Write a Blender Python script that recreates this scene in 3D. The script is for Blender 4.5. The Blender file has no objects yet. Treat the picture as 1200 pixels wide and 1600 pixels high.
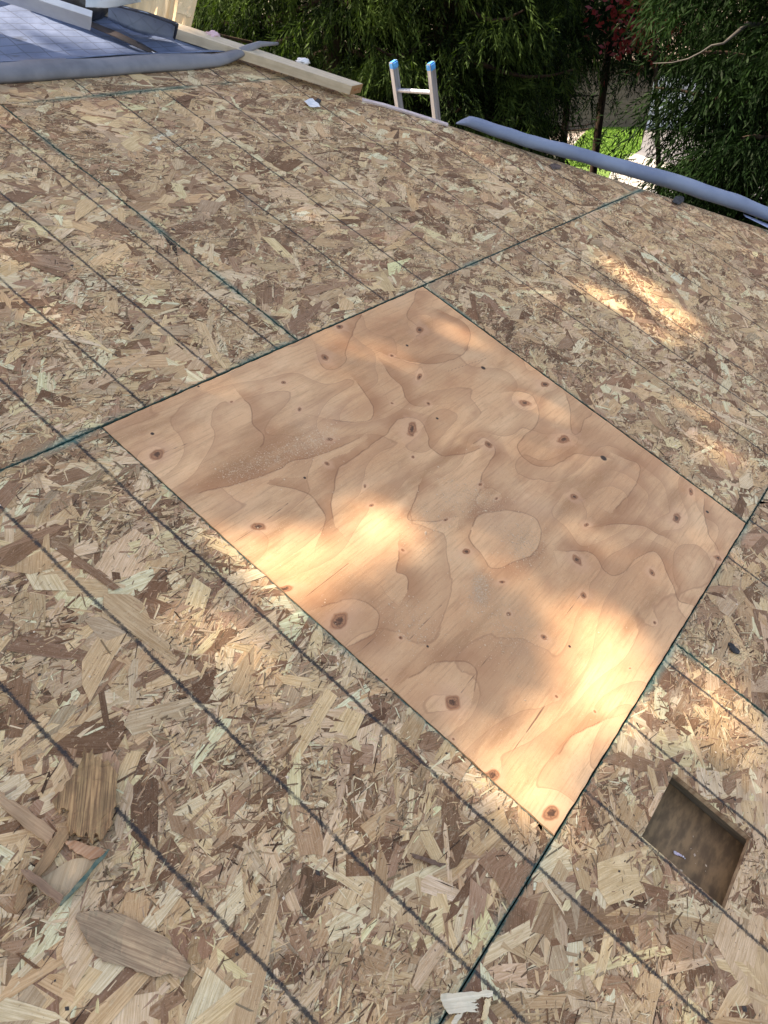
import bpy, bmesh, math, random
import numpy as np
from mathutils import Matrix, Vector, noise as mnoise

random.seed(7)
rng = np.random.default_rng(7)
sc = bpy.context.scene
COL = sc.collection

# ------------------------------------------------------------------ camera
F = 1247.0
nC = np.array([.322, -.650, -.688]); nC /= np.linalg.norm(nC)       # roof normal in camera axes
uC = np.array([.584, -.436, .685]); uC -= uC @ nC * nC; uC /= np.linalg.norm(uC)
vC = np.cross(nC, uC)
TH = math.atan2(nC[0], -vC[0])                                      # roof pitch with a level camera
upC = math.cos(TH) * nC + math.sin(TH) * vC
yC = math.cos(TH) * vC - math.sin(TH) * nC
CW = np.array([uC, yC, upC])                                        # camera axes -> world
CT, ST = math.cos(TH), math.sin(TH)
def R(s, t, h=0.0):
    return Vector((s, t * CT - h * ST, t * ST + h * CT))
CAMP = R(-.8960, .2457, 1.2536)
RM = Matrix(((1, 0, 0, 0), (0, CT, -ST, 0), (0, ST, CT, 0), (0, 0, 0, 1)))
cd = bpy.data.cameras.new('camera'); cam = bpy.data.objects.new('camera', cd); COL.objects.link(cam)
cd.sensor_fit = 'VERTICAL'; cd.sensor_height = 24; cd.sensor_width = 18
cd.lens = 24 * F / 1600; cd.clip_start = .05; cd.clip_end = 600
rx, dn, fw = CW[:, 0], CW[:, 1], CW[:, 2]
cam.matrix_world = Matrix(((rx[0], -dn[0], -fw[0], CAMP.x), (rx[1], -dn[1], -fw[1], CAMP.y), (rx[2], -dn[2], -fw[2], CAMP.z), (0, 0, 0, 1)))
sc.camera = cam
sc.render.resolution_x, sc.render.resolution_y = 768, 1024

def dirw(x, y):
    return Vector(CW @ np.array([x - 600, y - 800, F]))
def st(x, y, h=0.0):                                                # roof coordinates of a sighted point
    d = dirw(x, y); n = R(0, 0, 1)
    k = (h - CAMP.dot(n)) / d.dot(n); P = CAMP + d * k
    return (P.x, P.dot(R(0, 1, 0)), h)
def ground(x, y, z):
    d = dirw(x, y); k = (z - CAMP.z) / d.z; return CAMP + d * k
def far(x, dist, z):                                                # point at a bearing and a distance
    d = dirw(x, 60); d.z = 0; d.normalize(); P = CAMP + d * dist; P.z = z; return P

# ------------------------------------------------------------------ light
LEFT = Vector((-rx[0], -rx[1], 0)).normalized()
BACK = Vector((-fw[0], -fw[1], 0)).normalized()
hz = (LEFT * .98 - BACK * .12).normalized()
EL = math.radians(54)
SUN = hz * math.cos(EL) + Vector((0, 0, math.sin(EL)))
sd = bpy.data.lights.new('sun', 'SUN'); sd.energy = 5.0; sd.angle = math.radians(.53); sd.color = (1, .975, .93)
so = bpy.data.objects.new('sun', sd); COL.objects.link(so); so.rotation_euler = SUN.to_track_quat('Z', 'Y').to_euler(); so.location = (0, 0, 20)
W = bpy.data.worlds.new("World"); sc.world = W; W.use_nodes = True
nt = W.node_tree; bg = nt.nodes['Background']; sk = nt.nodes.new('ShaderNodeTexSky')
sk.sky_type = 'NISHITA'; sk.sun_disc = False; sk.sun_elevation = EL; sk.sun_rotation = math.atan2(SUN.x, SUN.y)
sk.air_density = 1.0; sk.dust_density = 1.5; sk.ozone_density = 1.0
nt.links.new(sk.outputs[0], bg.inputs[0]); bg.inputs[1].default_value = .15
sc.view_settings.view_transform = 'Standard'; sc.view_settings.look = 'None'
sc.view_settings.exposure = 1.56; sc.view_settings.gamma = 1.0
sc.view_settings.use_curve_mapping = False
try:
    sc.view_settings.use_white_balance = True
    sc.view_settings.white_balance_temperature = 8700; sc.view_settings.white_balance_tint = 17
except Exception: pass
sc.cycles.max_bounces = 6; sc.cycles.diffuse_bounces = 4; sc.cycles.use_denoising = True

# ------------------------------------------------------------------ material helpers
def mat(name, col=(.5, .5, .5), rough=.7, metal=0):
    m = bpy.data.materials.new(name); m.use_nodes = True
    b = m.node_tree.nodes['Principled BSDF']; b.inputs['Base Color'].default_value = (*col, 1)
    b.inputs['Roughness'].default_value = rough; b.inputs['Specular IOR Level'].default_value = .04 if 'cedar' in name else .5; b.inputs['Metallic'].default_value = metal
    return m, m.node_tree, b
def N(nt, t, **kw):
    n = nt.nodes.new(t)
    for k, v in kw.items():
        if isinstance(k, str) and hasattr(n, k): setattr(n, k, v)
    return n
def L(nt, a, b): nt.links.new(a, b)
def M(nt, op, a, b=None, c=None, clamp=False):
    n = nt.nodes.new('ShaderNodeMath'); n.operation = op; n.use_clamp = clamp
    for i, x in enumerate((a, b, c)):
        if x is None: continue
        if isinstance(x, (int, float)): n.inputs[i].default_value = x
        else: nt.links.new(x, n.inputs[i])
    return n.outputs[0]
def mix(nt, f, a, b, mode='MIX'):
    n = nt.nodes.new('ShaderNodeMix'); n.data_type = 'RGBA'; n.blend_type = mode
    for i, x in ((0, f), (6, a), (7, b)):
        if isinstance(x, (int, float)): n.inputs[i].default_value = x
        elif isinstance(x, tuple): n.inputs[i].default_value = (*x, 1)
        else: nt.links.new(x, n.inputs[i])
    return n.outputs[2]
def noise(nt, vec, scale, detail=3, rough=.55, out=0):
    n = nt.nodes.new('ShaderNodeTexNoise'); n.inputs['Scale'].default_value = scale
    n.inputs['Detail'].default_value = detail; n.inputs['Roughness'].default_value = rough
    if vec is not None: nt.links.new(vec, n.inputs['Vector'])
    return n.outputs[out]
def scaled(nt, vec, sx, sy, sz):
    n = nt.nodes.new('ShaderNodeVectorMath'); n.operation = 'MULTIPLY'; nt.links.new(vec, n.inputs[0])
    n.inputs[1].default_value = (sx, sy, sz); return n.outputs[0]
def mapr(nt, x, a, b, c=0., d=1., smooth=True):
    n = nt.nodes.new('ShaderNodeMapRange'); n.interpolation_type = 'SMOOTHSTEP' if smooth else 'LINEAR'
    nt.links.new(x, n.inputs[0])
    for i, v in zip((1, 2, 3, 4), (a, b, c, d)): n.inputs[i].default_value = v
    return n.outputs[0]
def coord(nt, what='Object'):
    return nt.nodes.new('ShaderNodeTexCoord').outputs[what]
def bump(nt, b, h, dist, strength=1.0):
    n = nt.nodes.new('ShaderNodeBump'); n.inputs['Distance'].default_value = dist; n.inputs['Strength'].default_value = strength
    nt.links.new(h, n.inputs['Height']); nt.links.new(n.outputs[0], b.inputs['Normal'])
def noisy(name, c1, c2, scale, rough=.7, metal=0, stretch=(1, 1, 1), bd=.002, detail=5):
    m, t, b = mat(name, c1, rough, metal)
    v = scaled(t, coord(t), *stretch); f = noise(t, v, scale, detail)
    f2 = mapr(t, f, .35, .65); L(t, mix(t, f2, c1, c2), b.inputs['Base Color'])
    if bd: bump(t, b, f, bd)
    return m

# ------------------------------------------------------------------ object helpers
def link(name, me, m=None, parent=None, mw=None):
    o = bpy.data.objects.new(name, me); COL.objects.link(o)
    if m is not None and me is not None: me.materials.append(m)
    mw = mw if mw is not None else Matrix(); WM[o.name] = mw.copy(); o.matrix_basis = mw
    if parent is not None: o.parent = parent; o.matrix_parent_inverse = WM[parent.name].inverted()
    return o
WM = {}
def tag(o, label=None, cat=None, group=None, kind=None):
    for k, v in (('label', label), ('category', cat), ('group', group), ('kind', kind)):
        if v: o[k] = v
    return o
def empty(name, loc=(0, 0, 0)):
    o = bpy.data.objects.new(name, None); COL.objects.link(o); o.location = loc; WM[o.name] = Matrix.Translation(loc); o.empty_display_size = .1; return o
def meshdata(name, vs, fs, smooth=False):
    me = bpy.data.meshes.new(name); me.from_pydata([tuple(v) for v in vs], [], fs); me.validate(); me.update()
    if smooth: me.polygons.foreach_set('use_smooth', [True] * len(me.polygons))
    return me
def npmesh(name, V, loops, starts, smooth=False):
    me = bpy.data.meshes.new(name)
    me.vertices.add(len(V)); me.vertices.foreach_set('co', np.asarray(V, np.float32).ravel())
    me.loops.add(len(loops)); me.loops.foreach_set('vertex_index', np.asarray(loops, np.int32))
    me.polygons.add(len(starts)); me.polygons.foreach_set('loop_start', np.asarray(starts, np.int32))
    if smooth: me.polygons.foreach_set('use_smooth', np.ones(len(starts), bool))
    me.update(calc_edges=True); return me
def attr(me, name, typ, data):
    a = me.attributes.new(name, typ, 'POINT')
    key = {'FLOAT': 'value', 'FLOAT_VECTOR': 'vector', 'FLOAT_COLOR': 'color'}[typ]
    a.data.foreach_set(key, np.asarray(data, np.float32).ravel())
def box(bm, c, size, rot=None):
    r = bmesh.ops.create_cube(bm, size=1)['verts']
    mtx = Matrix.Translation(c) @ (rot.to_4x4() if rot else Matrix()) @ Matrix.Diagonal((*size, 1))
    bmesh.ops.transform(bm, matrix=mtx, verts=r); return r
def bmobj(name, bm, m, parent=None, bev=0, smooth=False, mw=None):
    if bev: bmesh.ops.bevel(bm, geom=bm.edges[:], offset=bev, segments=2, affect='EDGES', profile=.5)
    me = bpy.data.meshes.new(name); bm.to_mesh(me); bm.free()
    if smooth: me.polygons.foreach_set('use_smooth', [True] * len(me.polygons))
    return link(name, me, m, parent, mw)
def prism(pts2, z0, z1):
    """polygon in (s,t), slab between heights z0,z1 -> verts, faces"""
    n = len(pts2)
    vs = [(x, y, z1) for x, y in pts2] + [(x, y, z0) for x, y in pts2]
    fs = [list(range(n)), list(range(2 * n - 1, n - 1, -1))] + [[i, n + i, n + (i + 1) % n, (i + 1) % n] for i in range(n)]
    return vs, fs
def tube(path, rad, seg=8, closed_ends=True):
    """path of Vectors, rad list -> verts, faces"""
    vs, fs = [], []; n = len(path)
    for i, p in enumerate(path):
        d = (path[min(i + 1, n - 1)] - path[max(i - 1, 0)]).normalized()
        a = d.orthogonal().normalized() if i == 0 else (pa - d * pa.dot(d)).normalized()
        pa = a; b = d.cross(a)
        for k in range(seg):
            w = 2 * math.pi * k / seg; vs.append(p + (a * math.cos(w) + b * math.sin(w)) * rad[i])
    for i in range(n - 1):
        for k in range(seg):
            k2 = (k + 1) % seg; fs.append([i * seg + k, i * seg + k2, (i + 1) * seg + k2, (i + 1) * seg + k])
    if closed_ends: fs.append(list(range(seg))[::-1]); fs.append([(n - 1) * seg + k for k in range(seg)])
    return vs, fs
def sheet(grid, thick=.0015):
    """grid[i][j] of Vectors -> thin solid sheet"""
    ni, nj = len(grid), len(grid[0]); P = [[Vector(p) for p in r] for r in grid]
    vs = []; 
    for side in (0, 1):
        for i in range(ni):
            for j in range(nj):
                a = P[min(i + 1, ni - 1)][j] - P[max(i - 1, 0)][j]; b = P[i][min(j + 1, nj - 1)] - P[i][max(j - 1, 0)]
                n = a.cross(b); n = n.normalized() if n.length > 1e-9 else Vector((0, 0, 1))
                vs.append(P[i][j] - n * thick * side)
    o = ni * nj; fs = []
    for i in range(ni - 1):
        for j in range(nj - 1):
            q = [i * nj + j, (i + 1) * nj + j, (i + 1) * nj + j + 1, i * nj + j + 1]
            fs.append(q); fs.append([x + o for x in q[::-1]])
    rim = [(i, 0) for i in range(ni)] + [(ni - 1, j) for j in range(1, nj)] + [(i, nj - 1) for i in range(ni - 2, -1, -1)] + [(0, j) for j in range(nj - 2, 0, -1)]
    for k in range(len(rim)):
        a = rim[k][0] * nj + rim[k][1]; b2 = rim[(k + 1) % len(rim)]; b = b2[0] * nj + b2[1]
        fs.append([a, a + o, b + o, b])
    return vs, fs

HIPC = 4.33                                             # hip: X + Y = HIPC in plan
def hip_s(t): return HIPC - t * CT
EAVE_Z = -.62; GZ = -3.62
EAVE_T = EAVE_Z / ST                                    # main eave
EAVE_X = HIPC - EAVE_Z / math.tan(TH)                   # hip face eave

# ------------------------------------------------------------------ OSB
ROWS = {0: ((-1.9, 0.0), [-.505, -.286, -.07, .125, .335, .56, 1.052, 1.275, 1.69, 1.9, 2.3, 2.55], [.632]),
        1: ((0.0, 1.2195), [-1.15, -.93, -.502, -.289, -.074, 1.668, 1.893, 2.104, 2.549, 2.97, 3.26, 3.7], [1.25, 3.69]),
        2: ((1.2195, 2.487), [-.3, -.085, .123, .348, .56, 1.048, 1.273, 1.492, 1.924, 2.334, 2.541, 2.75], [.641, 3.08]),
        3: ((2.487, 3.706), [.35, .56, .985, 1.4, 1.62, 1.85], [.12])}
def osb_mat(row, base=False):
    (t0, t1), lines, joints = ROWS[row]
    m, t, b = mat('osb_strands_row' if not base else 'osb_core_row', rough=.78)
    oc = coord(t); sep = t.nodes.new('ShaderNodeSeparateXYZ'); L(t, oc, sep.inputs[0])
    S, T = sep.outputs[0], sep.outputs[1]
    if base:
        v = scaled(t, oc, 30, 80, 10); n1 = noise(t, v, 1, 5)
        col = mix(t, mapr(t, n1, .3, .7), (.2, .12, .07), (.42, .31, .19))
    else:
        ac = t.nodes.new('ShaderNodeAttribute'); ac.attribute_name = 'tone'
        av = t.nodes.new('ShaderNodeAttribute'); av.attribute_name = 'grain'
        g1 = noise(t, scaled(t, av.outputs['Vector'], 22, 420, 1), 1, 4, .6)
        g2 = noise(t, scaled(t, av.outputs['Vector'], 60, 1500, 1), 1, 2, .6)
        col = mix(t, mapr(t, g1, .3, .72), mix(t, 1., ac.outputs['Color'], (.68, .6, .5), 'MULTIPLY'), ac.outputs['Color'])
        col = mix(t, mapr(t, g1, .68, .8, 0, .5), col, mix(t, 1., ac.outputs['Color'], (.45, .33, .25), 'MULTIPLY'))
        col = mix(t, mapr(t, g2, .58, .75, 0, .35), col, mix(t, 1., ac.outputs['Color'], (1.2, 1.2, 1.15), 'MULTIPLY'))
        # fine broken fibres and dark resin specks lying on the strands
        v5 = noise(t, oc, 260, 3, .7); v6 = noise(t, scaled(t, oc, 1, 1, 0), 14, 3, .6)
        sp = M(t, 'MULTIPLY', mapr(t, v5, .60, .70), mapr(t, v6, .45, .62))
        col = mix(t, M(t, 'MULTIPLY', sp, .75), col, (.09, .055, .035))
        v7 = noise(t, oc, 420, 2, .6)
        col = mix(t, mapr(t, v7, .62, .72, 0, .5), col, (.6, .5, .36))
        bump(t, b, M(t, 'ADD', M(t, 'MULTIPLY', g1, .6), M(t, 'MULTIPLY', v5, .6)), .0012, .9)
    # broad weathering
    w = noise(t, oc, 1.7, 4, .6); col = mix(t, mapr(t, w, .35, .7, 0, .35), col, mix(t, 1., col, (.86, .84, .86), 'MULTIPLY'))
    w2 = noise(t, oc, 16, 4, .7); col = mix(t, mapr(t, w2, .38, .62, 0, .4) , col, mix(t, 1., col, (.78, .74, .72), 'MULTIPLY'))
    w3 = noise(t, scaled(t, oc, 40, 90, 1), 1, 4, .7); col = mix(t, mapr(t, w3, .55, .72, 0, .45), col, (.58, .46, .31) if not base else (.4, .3, .2))
    # printed lines
    nz = noise(t, oc, 7, 2); Sd = M(t, 'ADD', S, M(t, 'MULTIPLY', M(t, 'SUBTRACT', nz, .5), .009))
    fz = noise(t, oc, 330, 3, .7); fz2 = noise(t, oc, 60, 2, .6)
    d = None
    for x in lines:
        q = M(t, 'ABSOLUTE', M(t, 'SUBTRACT', Sd, x)); d = q if d is None else M(t, 'MINIMUM', d, q)
    d2 = M(t, 'ADD', d, M(t, 'MULTIPLY', M(t, 'SUBTRACT', fz, .5), .012))
    ink = mapr(t, d2, .0016, .0054, .88, 0)
    ink = M(t, 'MULTIPLY', ink, mapr(t, fz2, .28, .5, .55, 1))
    if row == 1:                                        # smudged, wavy line with heavier overspray
        pass
    col = mix(t, ink, col, (.022, .027, .032))
    # green sealed edges
    e = None
    for x in joints + ([0.0, 1.25] if row == 1 else []):
        q = M(t, 'ABSOLUTE', M(t, 'SUBTRACT', S, x)); e = q if e is None else M(t, 'MINIMUM', e, q)
    for y in (t0, t1):
        q = M(t, 'ABSOLUTE', M(t, 'SUBTRACT', T, y)); e = M(t, 'MINIMUM', e, M(t, 'ADD', q, .0022) if y > 2 else q)
    fe = noise(t, oc, 90, 4, .65); fl = noise(t, oc, 3, 2)
    e2 = M(t, 'SUBTRACT', e, M(t, 'MULTIPLY', M(t, 'SUBTRACT', fe, .42), .012))
    grn = mapr(t, e2, .0005, .0042, 1, 0)
    haze = M(t, 'MULTIPLY', mapr(t, e2, .0, .022, .6, 0), mapr(t, fl, .45, .65, 0, 1))
    col = mix(t, haze, col, (.10, .27, .23)); col = mix(t, M(t, 'MULTIPLY', grn, .9), col, (.012, .075, .068))
    L(t, col, b.inputs['Base Color'])
    b.inputs['Specular IOR Level'].default_value = .25
    return m
PAL = np.array([(.56, .44, .28), (.64, .52, .37), (.50, .37, .23), (.42, .29, .19), (.30, .175, .105), (.36, .225, .15),
                (.50, .42, .30), (.60, .49, .31), (.53, .42, .30), (.23, .125, .075), (.44, .30, .21), (.68, .555, .41)])
PAL = (PAL * .86 + PAL.mean(0) * .14) * np.array([1.15, 1.07, .99]); PAL[[1, 7, 11]] *= 1.18; PAL[[0, 2]] *= 1.04; PAL[[3, 5, 10]] *= .88; PAL[[4, 9]] *= .8; PAL[[4, 5, 9]] *= .85
PW = np.array([.17, .15, .12, .09, .085, .09, .06, .10, .06, .035, .07, .07]); PW /= PW.sum()
def strands(name, rect, row, parent, m, cover=1.0, near=True):
    s0, s1, t0, t1 = rect; area = (s1 - s0) * (t1 - t0)
    kinds = [(.115, .030, .034, .006, 4.6, 7, .0, .0018), (.048, .020, .009, .004, .85, 6, .0006, .0018), (.022, .010, .0024, .0015, .42, 4, .0012, .0025), (.009, .004, .0013, .0005, .10, 4, .0016, .0028)]
    VV, LL, SS, TC, GG = [], [], [], [], []; vo = 0; lo = 0
    for (ml, sl, mw, sw, cov, k, z0, z1) in kinds:
        n = int(area * cov * cover / (ml * mw * .8))
        ln = np.clip(rng.lognormal(math.log(ml), .42, n), ml * .3, ml * 2.3); wd = np.clip(rng.lognormal(math.log(mw), .42, n), mw * .35, mw * 2.3)
        cx = rng.uniform(s0, s1, n); cy = rng.uniform(t0, t1, n)
        if ml < .03:                                    # small stuff gathers in clusters
            keep = np.array([mnoise.noise(Vector((x * 5, y * 5, row))) > -.05 + rng.normal() * .22 for x, y in zip(cx, cy)]); 
            ln, wd, cx, cy = ln[keep], wd[keep], cx[keep], cy[keep]; n = len(cx)
        ang = np.where(rng.random(n) < .3, rng.uniform(-math.pi / 2, math.pi / 2, n), rng.normal(.05, .55, n))
        zz = rng.uniform(z0, z1, n) ; tl = rng.normal(0, .007 if ml > .03 else .02, n); tw = rng.normal(0, .018 if ml > .03 else .05, n)
        # outline: strip with ragged ends
        u = np.zeros((n, k)); v = np.zeros((n, k)); hl, hw = ln / 2, wd / 2
        def J(s): return rng.normal(0, s, n)
        if k == 7:
            pu = [-1, -.3, .9, 1.0, .35, -.85, -1.08]; pv = [-1, -1.04, -1, .7, 1.05, 1, .1]
        elif k == 6:
            pu = [-1, .85, 1.1, .95, -.9, -1.05]; pv = [-1, -.95, .0, 1, .95, .1]
        else:
            pu = [-1, .8, 1, -.7]; pv = [-.7, -1, .8, 1]
        for i in range(k):
            endi = abs(pu[i]) > .6
            u[:, i] = hl * pu[i] * (1 + (J(.13) if endi else J(.2))); v[:, i] = hw * pv[i] * (1 + J(.17)) + (0 if not endi else 0)
        # grain skew at the ends
        sk_ = rng.normal(0, .28, n)[:, None]; u = u + sk_ * v * (np.abs(u) > hl[:, None] * .6)
        ca, sa = np.cos(ang)[:, None], np.sin(ang)[:, None]
        X = np.clip(cx[:, None] + u * ca - v * sa, s0, s1); Y = np.clip(cy[:, None] + u * sa + v * ca, t0, t1)
        Z = zz[:, None] + np.maximum(0, .0003 + 0 * u) + u * tl[:, None] + v * tw[:, None]
        Z = np.clip(Z, -.0005, .0042)
        # cull hip overhang
        ok = (X.max(1) + Y.max(1) * CT < HIPC - .01)
        if row == 0: ok &= ~((cx > .131) & (cx < .31) & (cy > -.31) & (cy < -.13))
        X, Y, Z, u, v = X[ok], Y[ok], Z[ok], u[ok], v[ok]; n = len(X)
        if row == 0:                                    # trim the strands to the cut-out
            cx, cy = cx[ok], cy[ok]; dl = np.stack([.131 - cx, cx - .31, -.31 - cy, cy + .13]); w_ = dl.argmax(0)[:, None]
            hit = ((X.max(1) > .131) & (X.min(1) < .31) & (Y.max(1) > -.31) & (Y.min(1) < -.13))[:, None]
            X = np.where(hit & (w_ == 0), np.minimum(X, .131), np.where(hit & (w_ == 1), np.maximum(X, .31), X))
            Y = np.where(hit & (w_ == 2), np.minimum(Y, -.31), np.where(hit & (w_ == 3), np.maximum(Y, -.13), Y))
        c = PAL[rng.choice(len(PAL), n, p=PW)] * rng.normal(1, .13, (n, 1)) * (1 + rng.normal(0, .012, (n, 3)))
        if ml < .015:
            dk = rng.random(n) < .4; c[dk] = c[dk] * .3
        elif ml < .03:
            dk = rng.random(n) < .28; c[dk] = c[dk] * .42
        if k == 7:                                      # dark slivers along strand edges, painting in the shaded gaps between strands
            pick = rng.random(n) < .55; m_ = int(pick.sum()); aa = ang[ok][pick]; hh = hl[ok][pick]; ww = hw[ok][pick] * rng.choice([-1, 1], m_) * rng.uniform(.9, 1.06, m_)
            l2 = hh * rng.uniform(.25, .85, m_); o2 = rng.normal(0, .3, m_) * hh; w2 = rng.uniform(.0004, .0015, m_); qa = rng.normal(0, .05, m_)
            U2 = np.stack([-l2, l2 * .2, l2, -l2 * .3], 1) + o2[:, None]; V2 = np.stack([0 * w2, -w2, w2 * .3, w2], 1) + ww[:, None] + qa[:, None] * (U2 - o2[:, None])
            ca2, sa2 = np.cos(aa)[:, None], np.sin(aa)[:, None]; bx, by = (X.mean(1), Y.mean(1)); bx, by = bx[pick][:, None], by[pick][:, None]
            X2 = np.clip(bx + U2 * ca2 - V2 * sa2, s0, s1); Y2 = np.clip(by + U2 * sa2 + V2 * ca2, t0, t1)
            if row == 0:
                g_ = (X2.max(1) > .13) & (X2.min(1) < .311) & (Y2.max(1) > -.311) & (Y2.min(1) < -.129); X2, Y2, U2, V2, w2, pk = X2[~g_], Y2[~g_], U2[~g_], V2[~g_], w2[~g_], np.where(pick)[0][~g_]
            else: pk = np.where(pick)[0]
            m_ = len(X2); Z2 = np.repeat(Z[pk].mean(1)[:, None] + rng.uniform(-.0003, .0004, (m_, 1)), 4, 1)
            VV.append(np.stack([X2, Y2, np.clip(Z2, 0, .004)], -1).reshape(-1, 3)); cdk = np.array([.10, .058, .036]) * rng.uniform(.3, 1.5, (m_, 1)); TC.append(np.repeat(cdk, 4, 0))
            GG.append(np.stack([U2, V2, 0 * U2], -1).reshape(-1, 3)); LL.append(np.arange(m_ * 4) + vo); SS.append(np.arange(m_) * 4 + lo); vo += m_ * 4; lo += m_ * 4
        off = rng.uniform(0, 50, (n, 1))
        VV.append(np.stack([X, Y, Z], -1).reshape(-1, 3)); TC.append(np.repeat(np.clip(c, .02, .8), k, 0))
        GG.append(np.stack([u + off, v, np.broadcast_to(off, u.shape)], -1).reshape(-1, 3))
        LL.append(np.arange(n * k) + vo); SS.append(np.arange(n) * k + lo); vo += n * k; lo += n * k
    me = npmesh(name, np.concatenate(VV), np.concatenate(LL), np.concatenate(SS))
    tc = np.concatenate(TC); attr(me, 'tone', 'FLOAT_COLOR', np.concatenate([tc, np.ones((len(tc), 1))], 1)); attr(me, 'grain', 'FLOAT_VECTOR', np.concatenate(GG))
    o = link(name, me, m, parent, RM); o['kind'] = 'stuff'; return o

house = tag(empty('house', (0, 0, 0)), 'house whose low hip roof is stripped to bare strand board sheathing, underfoot', 'house')
MO = {r: osb_mat(r) for r in ROWS}; MB = {r: osb_mat(r, True) for r in ROWS}
G = .0015                                               # half a seam
def clip_hip(poly):
    out = []; f = lambda p: HIPC - .004 - p[0] - p[1] * CT
    for a, b in zip(poly, poly[1:] + poly[:1]):
        fa, fb = f(a), f(b)
        if fa >= 0: out.append(a)
        if (fa >= 0) != (fb >= 0): k = fa / (fa - fb); out.append((a[0] + (b[0] - a[0]) * k, a[1] + (b[1] - a[1]) * k))
    return out
def panel(s0, s1, row, detail=True, cover=1.0, label=None):
    t0, t1 = ROWS[row][0]; t0 = max(t0, EAVE_T)
    poly = clip_hip([(s0 + G, t0 + G), (s1 - G, t0 + G), (s1 - G, t1 - G), (s0 + G, t1 - G)])
    if len(poly) < 3: return
    o = link('osb_panel', meshdata('osb_panel', *prism(poly, -.012, -.0002)), MB[row], house, RM)
    if label: o['label'] = label
    if detail:
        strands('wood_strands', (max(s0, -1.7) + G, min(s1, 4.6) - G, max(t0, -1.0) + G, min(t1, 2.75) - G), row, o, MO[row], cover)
    return o
# row 0 has the square cut-out: four pieces of slab in one mesh
t0 = EAVE_T
def slabs(rects):
    vs, fs = [], []
    for (a, b, c, d) in rects:
        v, f = prism([(a, c), (b, c), (b, d), (a, d)], -.012, -.0002); o = len(vs); vs += v; fs += [[i + o for i in q] for q in f]
    return vs, fs
H0, H1, V0, V1 = .131, .31, -.31, -.13
o = link('osb_panel', meshdata('osb_panel', *slabs([(-1.8, H0, t0, -G), (H1, .632 - G, t0, -G), (H0, H1, t0, V0), (H0, H1, V1, -G)])), MB[0], house, RM)
o['label'] = 'strand board panel with a small square hole cut through it'
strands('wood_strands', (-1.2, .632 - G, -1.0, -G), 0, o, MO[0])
panel(.632, 3.07, 0); panel(3.07, 5.5, 0, False)
panel(-2.4, 0.0, 1); panel(1.25, 3.69, 1); panel(3.69, 5.2, 1)
panel(-1.8, .641, 2); panel(.641, 3.08, 2); panel(3.08, 3.3, 2, False)
panel(-2.3, .12, 3, False); panel(.12, 2.2, 3)
# back of the roof above, up to the ridge
rm = noisy('weathered_deck', (.35, .27, .19), (.25, .18, .12), 9)
poly = clip_hip([(-6, 3.712), (3, 3.712), (3, 4.35), (-6, 4.35)])
link('upper_deck', meshdata('upper_deck', *prism(poly, -.012, -.0002)), rm, house, RM)
poly = [(-6, EAVE_T), (-2.41, EAVE_T), (-2.41, 3.7), (-6, 3.7)]
link('side_deck', meshdata('side_deck', *prism(poly, -.012, -.0002)), rm, house, RM)
# hip face (falls towards +X)
zt = 4.35 * ST
def hz_(x): return (HIPC - x) * math.tan(TH)
xr = HIPC - 4.35 * CT
hf = [(HIPC - y_, y_, hz_(HIPC - y_)) for y_ in (EAVE_Z / math.tan(TH), 4.35 * CT)]
hv = [Vector(hf[0]), Vector((EAVE_X, 9.0, EAVE_Z)), Vector((xr, 9.0, zt)), Vector(hf[1])]
vs = [v for v in hv] + [v - Vector((0, 0, .013)) for v in hv]
link('hip_face_deck', meshdata('hip_face_deck', vs, [[0, 1, 2, 3], [7, 6, 5, 4]] + [[i, 4 + i, 4 + (i + 1) % 4, (i + 1) % 4] for i in range(4)]), rm, house)
# far slope, walls, fascia
yr = 4.35 * CT
vs = [Vector((-6, yr, zt)), Vector((xr, yr, zt)), Vector((xr, 9, zt)), Vector((-6, 9, zt))]
link('ridge_deck', meshdata('ridge_deck', vs, [[0, 1, 2, 3]]), rm, house)
wm = noisy('painted_siding', (.55, .52, .46), (.48, .45, .4), 4)
ye = EAVE_Z / math.tan(TH)
bm = bmesh.new(); box(bm, ((-6 + EAVE_X - .45) / 2, (ye + .45 + 9) / 2, (GZ + EAVE_Z - .25) / 2), (EAVE_X - .45 + 6, 9 - ye - .45, EAVE_Z - .25 - GZ)); bmobj('wall', bm, wm, house)
fm = noisy('fascia_paint', (.7, .7, .68), (.6, .6, .58), 6)
bm = bmesh.new(); box(bm, (EAVE_X + .012, (ye + 9) / 2, EAVE_Z - .1), (.02, 9 - ye, .18)); bmobj('fascia', bm, fm, house)
bm = bmesh.new(); box(bm, ((-6 + EAVE_X) / 2, ye - .012, EAVE_Z - .1), (EAVE_X + 6, .02, .18)); bmobj('fascia', bm, fm, house)
# rafters and a lower surface seen through the cut-out
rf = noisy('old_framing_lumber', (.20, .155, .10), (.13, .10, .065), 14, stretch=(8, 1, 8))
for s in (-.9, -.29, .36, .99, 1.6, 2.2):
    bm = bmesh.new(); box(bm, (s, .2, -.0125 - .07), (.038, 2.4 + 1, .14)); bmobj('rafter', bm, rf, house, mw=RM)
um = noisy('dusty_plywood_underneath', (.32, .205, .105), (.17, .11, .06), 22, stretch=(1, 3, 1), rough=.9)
bm = bmesh.new(); box(bm, (.169, -.22, -.066), (.34, .9, .012)); bmobj('soffit_board', bm, um, house, mw=RM)

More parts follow.
